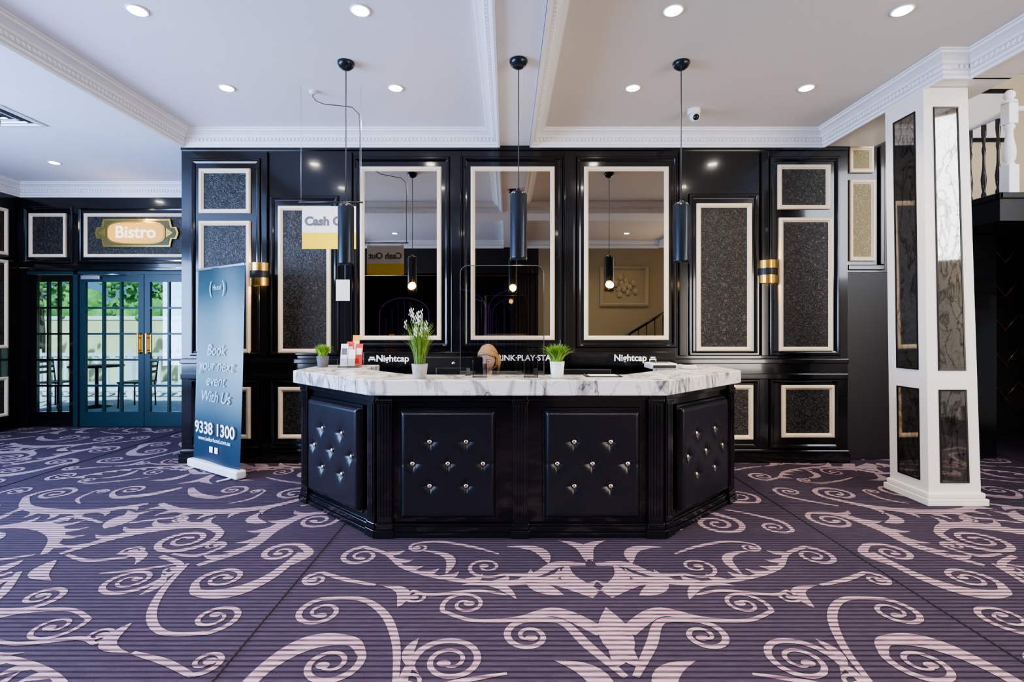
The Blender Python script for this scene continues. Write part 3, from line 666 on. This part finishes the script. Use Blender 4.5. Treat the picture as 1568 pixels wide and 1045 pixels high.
plant_grass('potted_flowering_grass',-0.60,3.42,0.056,0.10,M_greypot,200,0.36,0.12,M_green2,flowers=22,wid=0.0032)
plant_grass('small_potted_grass',-1.66,4.48,0.056,0.10,M_darkpot,380,0.13,0.075,M_green,wid=0.005)

b=MB(); x,y=-1.43,4.45
b.box(x-0.07,x+0.12,y-0.05,y+0.07,ZT,ZT+0.012,M_acr); 
for i,(m1,dx,hh,yo) in enumerate(((M_wht,-0.035,0.20,0.0),(M_red,0.005,0.22,0.03),(M_orange,0.05,0.28,0.05),(M_paper,0.04,0.15,-0.02),(M_red,0.09,0.2,0.03))):
    Mx=Matrix.Translation((x+dx,y+yo,ZT+0.012))@Matrix.Rotation(math.radians(-12),4,'X')
    b.box(-0.032,0.032,0,0.004,0,hh,m1,Mx); b.box(-0.024,0.024,-0.001,0,hh*0.5,hh*0.8,M_paper if m1 is not M_wht else M_grey,Mx)
b.box(x-0.07,x+0.12,y-0.052,y-0.049,ZT,ZT+0.08,M_acr); b.build('brochure_rack')
for cx in(-0.19,0.17):
    b=MB(); y=3.5; w_=0.05
    b.box(cx-w_,cx+w_,y-0.02,y-0.017,ZT,ZT+0.10,M_acr); b.box(cx-w_,cx+w_,y+0.02,y+0.023,ZT,ZT+0.16,M_acr); b.box(cx-w_,cx-w_+0.003,y-0.02,y+0.023,ZT,ZT+0.12,M_edge); b.box(cx+w_-0.003,cx+w_,y-0.02,y+0.023,ZT,ZT+0.12,M_edge); b.box(cx-w_,cx+w_,y-0.02,y+0.03,ZT,ZT+0.003,M_edge)
    b.build('acrylic_card_holder')
b=MB(); x0,x1=-0.345,0.275; y=3.68
out=[]
for (cx,cz,a0) in((x1-0.06,1.88-0.06,0),(x0+0.06,1.88-0.06,pi/2)):
    for i in range(7): a=a0+pi/2*i/6; out.append((cx+0.06*math.cos(a),cz+0.06*math.sin(a)))
out=[(x1,ZT)]+out+[(x0,ZT)]
Mv=Matrix(((1,0,0,0),(0,0,-1,y),(0,1,0,0),(0,0,0,1)))
b.prism(out,0,0.004,M_acr,Mv); b.tube([(p[0],y-0.002,p[1]) for p in out],0.0035,M_edge,6)
for xx in(x0+0.06,x1-0.06): b.box(xx-0.015,xx+0.015,y-0.06,y+0.03,ZT,ZT+0.006,M_edge); b.box(xx-0.015,xx+0.015,y-0.008,y-0.004,ZT,ZT+0.05,M_edge)
b.build('sneeze_guard_screen')
b=MB(); b.box(1.22,1.45,4.20,4.42,ZT,ZT+0.05,M_wht,None,0.012); b.box(1.24,1.43,4.19,4.205,ZT+0.01,ZT+0.035,M_screen); b.box(1.26,1.40,4.24,4.38,ZT+0.048,ZT+0.054,M_grey,None,0.002); b.build('receipt_printer')
b=MB(); b.box(1.50,1.62,4.22,4.36,ZT,ZT+0.035,M_wht,None,0.01); b.box(1.515,1.605,4.235,4.345,ZT+0.034,ZT+0.037,M_screen); b.build('card_terminal')
b=MB(); b.box(0.56,0.82,3.50,3.66,ZT,ZT+0.006,M_screen,None,0.002); b.box(0.59,0.79,3.515,3.645,ZT+0.006,ZT+0.008,M_paper); b.build('document_tray')
def monitor(cx,cy,w_,zt,rot):
    b=MB(); Mx=Matrix.Translation((cx,cy,0))@Matrix.Rotation(rot,4,'Z')
    b.box(-w_/2,w_/2,0,0.03,zt-0.31,zt,M_screen,Mx,0.008); b.box(-w_*0.3,w_*0.3,-0.02,0.0,zt-0.25,zt-0.08,M_screen,Mx,0.01); b.box(-w_/2+0.01,w_/2-0.01,0.03,0.032,zt-0.295,zt-0.012,M_dark,Mx)
    b.box(-0.03,0.03,-0.045,-0.02,0.75,zt-0.12,M_screen,Mx); b.box(-0.12,0.12,-0.12,0.02,0.737,0.75,M_screen,Mx,0.005)
    b.lathe([(0.001,0),(0.012,0),(0.012,0.002),(0.001,0.002)],(0,0,0),M_alu,16,Mx@Matrix.Translation((0,-0.004,zt-0.05))@Matrix.Rotation(pi/2,4,'X'))
    return b.build('computer_monitor')
monitor(-0.42,3.90,0.46,1.19,0.06); monitor(0.62,3.95,0.42,1.09,-0.1)
b=MB(); b.box(-0.38,0.02,3.97,4.09,0.737,0.752,M_screen,None,0.004)
for j in range(4):
    for i in range(12): b.box(-0.37+i*0.0315,-0.345+i*0.0315,3.975+j*0.028,3.995+j*0.028,0.752,0.757,M_grey)
b.build('keyboard')

# ---------------------------------------------------------------- receptionist (seated behind the counter)
Pn=empty('receptionist'); px=-0.17
def skinobj(name,verts,edges,m,root=0,sub=2):
    me=bpy.data.meshes.new(name); me.from_pydata([v[:3] for v in verts],edges,[]); me.materials.append(m)
    o=bpy.data.objects.new(name,me); S.collection.objects.link(o); o.parent=Pn
    o.modifiers.new('skin','SKIN').use_smooth_shade=True
    sv=me.skin_vertices[0].data if me.skin_vertices else None
    if sv is None:
        bpy.context.view_layer.objects.active=o; bpy.ops.mesh.customdata_skin_add(); sv=me.skin_vertices[0].data
    for i,v in enumerate(verts):
        r=v[3]; sv[i].radius=r if isinstance(r,tuple) else (r,r); sv[i].use_root=(i==root)
    s_=o.modifiers.new('sub','SUBSURF'); s_.levels=sub; s_.render_levels=sub
    return o
V=[(px,4.48,0.56,(0.15,0.12)),(px,4.46,0.70,(0.12,0.10)),(px,4.43,0.84,(0.14,0.10)),(px,4.41,0.93,(0.13,0.085)),(px,4.40,0.985,(0.055,0.05))]
E=[(0,1),(1,2),(2,3),(3,4)]
for s_ in(-1,1):
    n=len(V)
    V+=[(px+s_*0.16,4.41,0.93,0.05),(px+s_*0.21,4.36,0.80,0.045),(px+s_*0.22,4.30,0.74,0.04),(px+s_*0.15,4.16,0.775,0.032)]
    E+=[(3,n),(n,n+1),(n+1,n+2),(n+2,n+3)]
    n=len(V)
    V+=[(px+s_*0.09,4.44,0.535,0.085),(px+s_*0.11,4.22,0.53,0.07),(px+s_*0.12,4.06,0.51,0.058),(px+s_*0.12,4.10,0.28,0.05),(px+s_*0.12,4.14,0.08,0.036),(px+s_*0.12,4.02,0.035,0.032)]
    E+=[(0,n),(n,n+1),(n+1,n+2),(n+2,n+3),(n+3,n+4),(n+4,n+5)]
skinobj('body',V,E,M_cloth)
skinobj('neck',[(px,4.40,0.97,0.045),(px,4.385,1.03,0.043),(px,4.375,1.08,0.045)],[(0,1),(1,2)],M_skin)
for s_ in(-1,1):
    hx,hy,hz=px+s_*0.15,4.15,0.778
    V=[(hx,hy+0.01,hz,0.024),(hx-s_*0.005,hy-0.03,hz+0.004,(0.032,0.016)),(hx-s_*0.01,hy-0.07,hz+0.002,(0.034,0.014))]; E=[(0,1),(1,2)]
    skinobj('hand_'+('a' if s_<0 else 'b'),V,E,M_skin)
    for q,(dx,L) in enumerate(((-0.027,0.062),(-0.009,0.074),(0.010,0.070),(0.028,0.054))):
        fx=hx-s_*0.01+s_*dx; fy=hy-0.075
        skinobj('finger',[(fx,fy+0.012,hz+0.004,0.009),(fx,fy-L*0.4,hz+0.008,0.0085),(fx,fy-L*0.75,hz-0.002,0.008),(fx,fy-L,hz-0.016,0.007)],[(0,1),(1,2),(2,3)],M_skin,0,1)
    skinobj('thumb',[(hx-s_*0.02,hy-0.02,hz,0.011),(hx-s_*0.045,hy-0.045,hz-0.003,0.010),(hx-s_*0.052,hy-0.075,hz-0.012,0.008)],[(0,1),(1,2)],M_skin,0,1)
HM=Matrix.Translation((px,4.35,1.145))@Matrix.Rotation(math.radians(12),4,'X')@Matrix.Rotation(math.radians(-10),4,'Z')
def headf(p):
    x,y,z=p
    if z<0: 
        t_=min(1,-z/0.11); x*=1-0.38*t_**1.6; y=y*(1-0.12*t_) -0.012*t_
    if y<0:
        y*=0.93
        n=math.exp(-((x/0.013)**2)-(((z+0.018)/0.022)**2)); y-=0.024*n
        n=math.exp(-((x/0.010)**2)-(((z-0.002)/0.028)**2)); y-=0.008*n
        for sx in(-1,1):
            e=math.exp(-(((x-sx*0.03)/0.017)**2)-(((z-0.006)/0.012)**2)); y+=0.010*e
        y-=0.006*math.exp(-((x/0.024)**2)-(((z+0.052)/0.011)**2))-0.004*math.exp(-((x/0.03)**2)-(((z+0.07)/0.010)**2))+0.006*math.exp(-((x/0.02)**2)-(((z+0.095)/0.015)**2))
    return Vector((x,y,z))
b=MB(); b.sphere((0,0,0),1,M_skin,56,44,(0.073,0.092,0.114),HM,headf)
for sx in(-1,1):
    b.sphere((sx*0.030,-0.074,0.006),0.011,M_eye,14,10,(1.1,0.8,0.8),HM); b.sphere((sx*0.030,-0.0815,0.006),0.0048,M_screen,10,8,(1,0.5,1),HM)
    b.sphere((sx*0.030,-0.082,0.026),0.014,M_hair,10,6,(1.1,0.3,0.22),HM)
    b.sphere((sx*0.073,0.008,-0.005),0.024,M_skin,12,10,(0.35,0.75,1.25),HM)
b.sphere((0,-0.0845,-0.051),0.02,M_lip,14,8,(1.0,0.3,0.32),HM)
b.build('head',Pn)
def hairf(p):
    x,y,z=p
    if z<0: x*=1+0.10*min(1,-z/0.1)
    return Vector((x,y+0.018,z))
hb=bmesh.new(); tmp=MB(); tmp.sphere((0,0,0.010),1,M_hair,48,40,(0.086,0.105,0.118),None,hairf)
bmv=[hb.verts.new(v) for v in tmp.v]
for f in tmp.f:
    c_=sum((Vector(tmp.v[i]) for i in f),Vector())/4
    if c_.y<-0.020 and c_.z<0.070-0.5*abs(c_.x) : continue
    if c_.z<-0.09: continue
    try: hb.faces.new([bmv[i] for i in f])
    except: pass
for v in hb.verts:
    v.co.x+=0.003*math.sin(v.co.z*90+v.co.y*60)
bmesh.ops.delete(hb,geom=[v for v in hb.verts if not v.link_faces],context='VERTS')
me=bpy.data.meshes.new('hair'); hb.transform(HM); hb.to_mesh(me); hb.free(); me.materials.append(M_hair)
for p in me.polygons: p.use_smooth=True
ho=bpy.data.objects.new('hair',me); S.collection.objects.link(ho); ho.parent=Pn
so_=ho.modifiers.new('s','SOLIDIFY'); so_.thickness=0.012; so_.offset=-0.3; ho.modifiers.new('u','SUBSURF').levels=1
b=MB()
for s_ in(-1,1):
    for i in range(7):
        a=0.05+i*0.014; b.tube([HM@Vector((s_*0.082,a-0.03,0.02)),HM@Vector((s_*0.09,a-0.03,-0.05)),HM@Vector((s_*0.085,a-0.02,-0.13))],[0.012,0.013,0.004],M_hair,7)
b.build('hair_locks',Pn)
b=MB(); cx,cy=px,4.50
b.box(cx-0.23,cx+0.23,cy-0.24,cy+0.22,0.37,0.425,M_cloth,None,0.025); b.box(cx-0.21,cx+0.21,cy+0.20,cy+0.25,0.55,0.98,M_cloth,None,0.025)
b.tube([(cx,cy+0.15,0.37),(cx,cy+0.27,0.42),(cx,cy+0.26,0.65)],0.02,M_screen); b.lathe([(0.025,0.1),(0.025,0.37)],(cx,cy,0),M_alu,14)
for i in range(5):
    a=2*pi*i/5+0.3; b.tube([(cx,cy,0.12),(cx+0.27*math.cos(a),cy+0.27*math.sin(a),0.07)],[0.025,0.015],M_screen); b.sphere((cx+0.27*math.cos(a),cy+0.27*math.sin(a),0.03),0.03,M_screen,10,8,(0.6,1,1))
b.build('office_chair')

# ---------------------------------------------------------------- pendants
def pendant(x,y,zc,zt,zb):
    b=MB(); R_=0.062
    b.lathe([(0.065,0),(0.066,-0.012),(0.055,-0.035),(0.03,-0.055),(0.006,-0.062)],(x,y,zc),M_pend,28)
    b.tube([(x,y,zc-0.05),(x,y,zt)],0.004,M_cable,6)
    b.lathe([(0.008,zt+0.02),(0.018,zt+0.012),(0.018,zt),(R_*0.75,zt-0.004),(R_*0.95,zt-0.016),(R_,zt-0.035),(R_,zb+0.2)],(x,y,0),M_pend,36)
    seg=24; vs=[];fs=[]
    rows=8
    for j in range(rows+1):
        t_=j/rows; z=zb+0.2-0.2*t_
        op=min(1,t_*1.6)*math.radians(75)
        for r in(R_,R_-0.004):
            for i in range(seg+1):
                a=pi/2+op+(2*pi-2*op)*i/seg; vs.append((x+r*math.cos(a),y+r*math.sin(a),z))
    n=seg+1
    for j in range(rows):
        for i in range(seg):
            a=j*2*n+i; b2=(j+1)*2*n+i; fs.append((a,a+1,b2+1,b2)); fs.append((a+n,b2+n,b2+n+1,a+n+1))
        for i in(0,seg): fs.append((j*2*n+i,j*2*n+n+i,(j+1)*2*n+n+i,(j+1)*2*n+i))
    for i in range(seg): a=rows*2*n+i; fs.append((a,a+1,a+n+1,a+n))
    b.add(vs,fs,M_pend,True)
    b.lathe([(0.022,0.13),(0.022,0.2)],(x,y,zb),M_gold,16); b.sphere((x,y+0.006,zb+0.09),0.05,M_bulb,20,14)
    o=b.build('pendant_lamp')
    l=bpy.data.lights.new('pendant_glow','POINT'); l.energy=5; l.color=(1,0.68,0.3); l.shadow_soft_size=0.04
    lo=bpy.data.objects.new('pendant_glow',l); S.collection.objects.link(lo); lo.location=(x,y+0.10,zb+0.07); lo.parent=o
pendant(-1.26,3.89,ZC,2.393,1.907); pendant(1.367,3.89,ZC,2.40,1.925); pendant(0.085,3.60,ZB+0.008,2.41,1.905)

# ---------------------------------------------------------------- hanging sign
b=MB(); x0,x1=-1.76,-1.298; y=4.27; z0,z1=2.10,2.467
b.box(x0,x1,y-0.004,y+0.004,z0+0.14,z1,M_paper); b.box(x0,x1,y-0.004,y+0.004,z0,z0+0.14,M_yellow)
b.tube([(x0-0.03,y,z1+0.035),(x1+0.06,y,z1+0.035)],0.008,M_screen)
for xx in(x0+0.02,x1-0.02): b.tube([(xx,y,z1),(xx,y,z1+0.035)],0.003,M_screen,5)
for xx in(x0-0.01,x1+0.045): b.tube([(xx,y,z1+0.035),(xx,y,ZC)],0.0016,M_alu,5)
so=b.build('hanging_sign'); text('Cash Out',0.105,((x0+x1)/2,y-0.006,z0+0.235),M_grey,so,bold=0.004); text('Cash Out',0.105,((x0+x1)/2,y+0.006,z0+0.235),M_grey,so,rot=(pi/2,0,pi),bold=0.004)
pts=[(-1.70,4.35,ZC),(-1.70,4.35,3.45),(-1.66,4.33,3.40),(-1.58,4.3,3.36),(-1.45,4.28,3.34),(-1.33,4.27,3.32),(-1.27,4.27,3.26),(-1.262,4.27,3.1),(-1.265,4.27,2.8),(-1.265,4.27,2.51)]
b=MB(); b.tube(pts,0.004,M_cable,6); b.lathe([(0.03,0),(0.03,-0.02),(0.012,-0.03)],(-1.70,4.35,ZC),M_wht,16); b.build('sign_cable')

# ---------------------------------------------------------------- pull-up banner
m,nt,bs=nmat('banner_print'); tc=nt.nodes.new('ShaderNodeTexCoord'); sp=nt.nodes.new('ShaderNodeSeparateXYZ'); nt.links.new(tc.outputs['Object'],sp.inputs[0])
mr=nt.nodes.new('ShaderNodeMapRange'); mr.inputs[1].default_value=0; mr.inputs[2].default_value=2.0; nt.links.new(sp.outputs['Z'],mr.inputs[0])
rp=nt.nodes.new('ShaderNodeValToRGB'); e=rp.color_ramp.elements; e[0].color=(0.006,0.022,0.045,1); e[1].color=(0.02,0.055,0.060,1)
e.new(0.22).color=(0.012,0.045,0.075,1); e.new(0.36).color=(0.12,0.20,0.21,1); e.new(0.55).color=(0.22,0.31,0.30,1); e.new(0.75).color=(0.15,0.24,0.24,1); e.new(0.9).color=(0.03,0.08,0.095,1)
nt.links.new(mr.outputs[0],rp.inputs[0]); nt.links.new(rp.outputs[0],bs.inputs['Base Color']); bs.inputs['Roughness'].default_value=0.35; M_ban=m
p0=Vector((-3.25,5.12,0)); p1=Vector((-2.47,4.62,0)); d=(p1-p0); L=d.length; d.normalize(); n=Vector((d.y,-d.x,0))
MB_=Matrix(((d.x,-n.x,0,p0.x),(d.y,-n.y,0,p0.y),(0,0,1,0),(0,0,0,1)))
b=MB(); vs=[];fs=[]
for j in range(21):
    z=0.09+1.93*j/20; xin=0.03
    for i in range(13):
        xx=xin+(L-2*xin)*i/12; vs.append((xx,0.012*math.sin(i/12*pi*2+z)-0.0+0.02*z,z))
for j in range(20):
    for i in range(12): a=j*13+i; fs.append((a,a+1,a+14,a+13))
b.add(vs,fs,M_ban,True,MB_)
b.box(0,L,-0.05,0.05,0.012,0.09,M_wht,MB_,0.015); b.box(0.02,L-0.02,0.03,0.055,2.01,2.035,M_alu,MB_,0.004)
b.tube([MB_@Vector((L/2,0.05,0.08)),MB_@Vector((L/2,0.06,2.02))],0.01,M_alu)
for xx in(0.12,L-0.12): b.box(xx-0.02,xx+0.02,-0.16,0.12,0.0,0.014,M_alu,MB_,0.004)
bo=b.build('pull_up_banner'); ang=math.atan2(d.y,d.x)
def bt(s_,size,u,z,sx=1,ml=M_txtdim,shear=0,bold=0):
    q=MB_@Vector((u,-0.022+0.02*z,z)); text(s_,size,q,ml,bo,rot=(pi/2,0,ang),sx=sx,shear=shear,bold=bold)
M_faint=mat('faint_lettering',(0.50,0.60,0.60),0.4)
bt('Book',0.16,L/2,1.20,1,M_faint,0.3); bt('your next',0.16,L/2,1.05,1,M_faint,0.3); bt('event',0.16,L/2,0.90,1,M_faint,0.3); bt('With Us',0.16,L/2,0.74,1,M_faint,0.3); bt('9338 1300',0.165,L/2,0.42,1.05,M_txt,bold=0.003); bt('www.keilorhotel.com.au',0.06,L/2,0.32,1,M_txtdim); bt('■ ■',0.08,L/2,0.22,1,M_txt)
bt('(    )',0.17,L/2,1.82,1,M_faint); bt('Hotel',0.07,L/2,1.82,1,M_faint)

# ---------------------------------------------------------------- pillar with antique mirror insets
b=MB(); X0,X1,Y0,Y1=3.38,3.80,3.975,4.375
b.box(X0,X1,Y0,Y1,0,3.345,M_pillar)
e=0.035
b.box(X0-e,X1+e,Y0-e,Y1+e,0,0.055,M_pillar,None,0.006); b.box(X0-e*0.6,X1+e*0.6,Y0-e*0.6,Y1+e*0.6,0.055,0.10,M_pillar,None,0.012)
faces=[Matrix.Translation((X0,Y0,0)),Matrix.Translation((X0,Y1,0))@Matrix.Rotation(-pi/2,4,'Z'),Matrix.Translation((X1,Y1,0))@Matrix.Rotation(pi,4,'Z'),Matrix.Translation((X1,Y0,0))@Matrix.Rotation(pi/2,4,'Z')]
for Mx in faces:
    for z0,z1 in((1.076,3.19),(0.176,0.924)):
        b.rframe(0.092,0.322,z0,z1,[(0,0),(0,0.008),(0.012,0.006),(0.012,0.001)],0,M_blackdoor,Mx); b.box(0.10,0.314,-0.003,-0.0005,z0+0.008,z1-0.008,M_antique,Mx)
for i,(x,y,z) in enumerate(b.v):
    t_=max(0,min(1,(z-0.15)/3.1)); nx_=x+t_*((3.335+(x-X0)*(0.355/0.42))-x); b.v[i]=(nx_,y,z)
b.build('mirrored_pillar')

# ---------------------------------------------------------------- staircase and landing
st=MB()
st.box(4.72,6.99,4.75,6.59,2.45,2.70,M_blackdoor); st.box(4.70,6.99,4.73,4.78,2.66,2.72,M_blackdoor,None,0.01); st.box(4.70,4.74,4.73,6.59,2.66,2.72,M_blackdoor,None,0.01)
st.build('stair_landing')
st=MB()
for i in range(13):
    st.box(5.9,6.98,4.73-0.27*(i+1),4.73-0.27*i,2.70-0.19*(i+1)-0.05,2.70-0.19*(i+1),M_blackdoor)
    st.box(5.9,6.98,4.73-0.27*(i)-0.02,4.73-0.27*i,2.70-0.19*(i+1),2.70-0.19*i-0.04,M_beige)
st.box(5.86,5.9,1.22,4.72,0.0,0.2,M_blackdoor)
st.build('staircase_flight')
def bal(b,x,y,z0,z1,m,r=0.022):
    h=z1-z0
    b.lathe([(r,0),(r,h*0.1),(r*0.55,h*0.14),(r*0.9,h*0.2),(r*1.15,h*0.3),(r*0.6,h*0.45),(r*0.5,h*0.6),(r*0.85,h*0.68),(r*0.5,h*0.74),(r*0.75,h*0.82),(r,h*0.88),(r,h)],(x,y,z0),m,12)
r=MB()
for i in range(11): bal(r,4.93,4.98+i*0.15,2.72,3.52,M_black)
for i in range(6): bal(r,5.08+i*0.14,4.82,2.72,3.5,M_black)
r.tube([(4.93,4.85,3.55),(4.93,6.58,3.55)],0.03,M_white); r.tube([(4.88,4.82,3.55),(5.9,4.82,3.55)],0.03,M_white)
z0=2.72
r.box(4.83,4.93,4.77,4.87,z0,z0+0.28,M_white,None,0.006)
r.lathe([(0.05,0.28),(0.03,0.31),(0.047,0.34),(0.052,0.42),(0.03,0.56),(0.028,0.62),(0.045,0.65),(0.03,0.68)],(4.88,4.82,z0),M_white,20)
r.box(4.835,4.925,4.775,4.865,z0+0.68,z0+0.88,M_white,None,0.006)
r.lathe([(0.06,0.88),(0.06,0.90),(0.03,0.92),(0.045,0.95),(0.045,0.98),(0.02,1.01)],(4.88,4.82,z0),M_white,20)
r.build('stair_balustrade')
b=MB()
for i in range(6):
    for j in range(5):
        cx=5.0+i*0.36; cz=0.5+j*0.45
        b.tube([(cx-0.18,6.59,cz),(cx,6.59,cz+0.22),(cx+0.18,6.59,cz),(cx,6.59,cz-0.22),(cx-0.18,6.59,cz)],0.005,M_gold,5)
b.build('trim_8')
b=MB(); b.rframe(6.05,6.7,3.9,4.6,[(0,0),(0,0.03),(0.05,0.03),(0.06,0.01)],6.6,M_blackdoor); b.box(6.1,6.65,6.585,6.598,3.95,4.55,M_paper); b.build('picture_frame')

b=MB()
b.box(-7.12,-7.03,-0.6,4.3,0.5,0.56,M_teal); b.box(-7.12,-7.03,-0.6,4.3,2.84,2.9,M_teal)
for i in range(6):
    y=-0.6+4.84*i/5; b.box(-7.12,-7.03,y,y+0.06,0.56,2.84,M_teal)
b.build('window_2')
for nm,a,b_ in(('added_window_left',-6.8,-4.8),('added_window_right',4.3,6.7)):  # invented rear windows, out of view, added to go with the fill lights
    b=MB()
    for i in range(4):
        x=a+(b_-a-0.05)*i/3; b.box(x,x+0.05,-1.33,-1.25,0.4,2.75,M_teal)
    b.box(a,b_,-1.33,-1.25,0.4,0.46,M_teal); b.box(a,b_,-1.33,-1.25,2.69,2.75,M_teal); b.build(nm)

# ---------------------------------------------------------------- lights
def area(name,loc,target,sx,sy,e,col):
    l=bpy.data.lights.new(name,'AREA'); l.shape='RECTANGLE'; l.size=sx; l.size_y=sy; l.energy=e; l.color=col
    o=bpy.data.objects.new(name,l); S.collection.objects.link(o); o.location=loc
    o.rotation_euler=(Vector(target)-Vector(loc)).to_track_quat('-Z','Y').to_euler(); return o
area('daylight_window_left',(-6.9,1.85,1.75),(0,3.0,2.3),4.4,2.2,820,(0.36,0.55,1.0))
area('fill_rear_left',(-5.8,-1.1,1.6),(-1.5,4,2.4),1.9,2.2,230,(0.60,0.72,1.0))  # added fill behind the camera, brightens ceiling and room
area('fill_rear_right',(5.3,-1.1,1.6),(1.5,4,2.3),2.2,2.2,230,(1.0,0.90,0.80))  # second added fill at the rear, kept out of the mirrors
area('daylight_stairwell',(6.9,1.5,3.4),(4.5,4.5,3.0),3.0,2.0,220,(0.82,0.87,1.0))
sun=bpy.data.lights.new('sun','SUN'); sun.energy=9; sun.angle=0.02; sun.color=(1,0.97,0.9)
so=bpy.data.objects.new('sun',sun); S.collection.objects.link(so); so.rotation_euler=(math.radians(35),math.radians(20),0); so.location=(0,12,9)
W=bpy.data.worlds.new('World'); S.world=W; W.use_nodes=True; nt=W.node_tree
bg=nt.nodes['Background']; sky=nt.nodes.new('ShaderNodeTexSky'); sky.sky_type='HOSEK_WILKIE'; sky.turbidity=3; sky.sun_direction=(0.3,-0.5,0.8)
nt.links.new(sky.outputs[0],bg.inputs['Color']); bg.inputs['Strength'].default_value=2.5
try: S.view_settings.look='AgX - Medium High Contrast'
except Exception: pass

cam=bpy.data.cameras.new('camera'); co=bpy.data.objects.new('camera',cam); S.collection.objects.link(co)
co.location=(0,0,1.4); co.rotation_euler=(pi/2,0,0); cam.sensor_width=36; cam.lens=760/1568*36; cam.shift_x=0.0051; cam.shift_y=-0.0105; cam.clip_start=0.05
S.camera=co
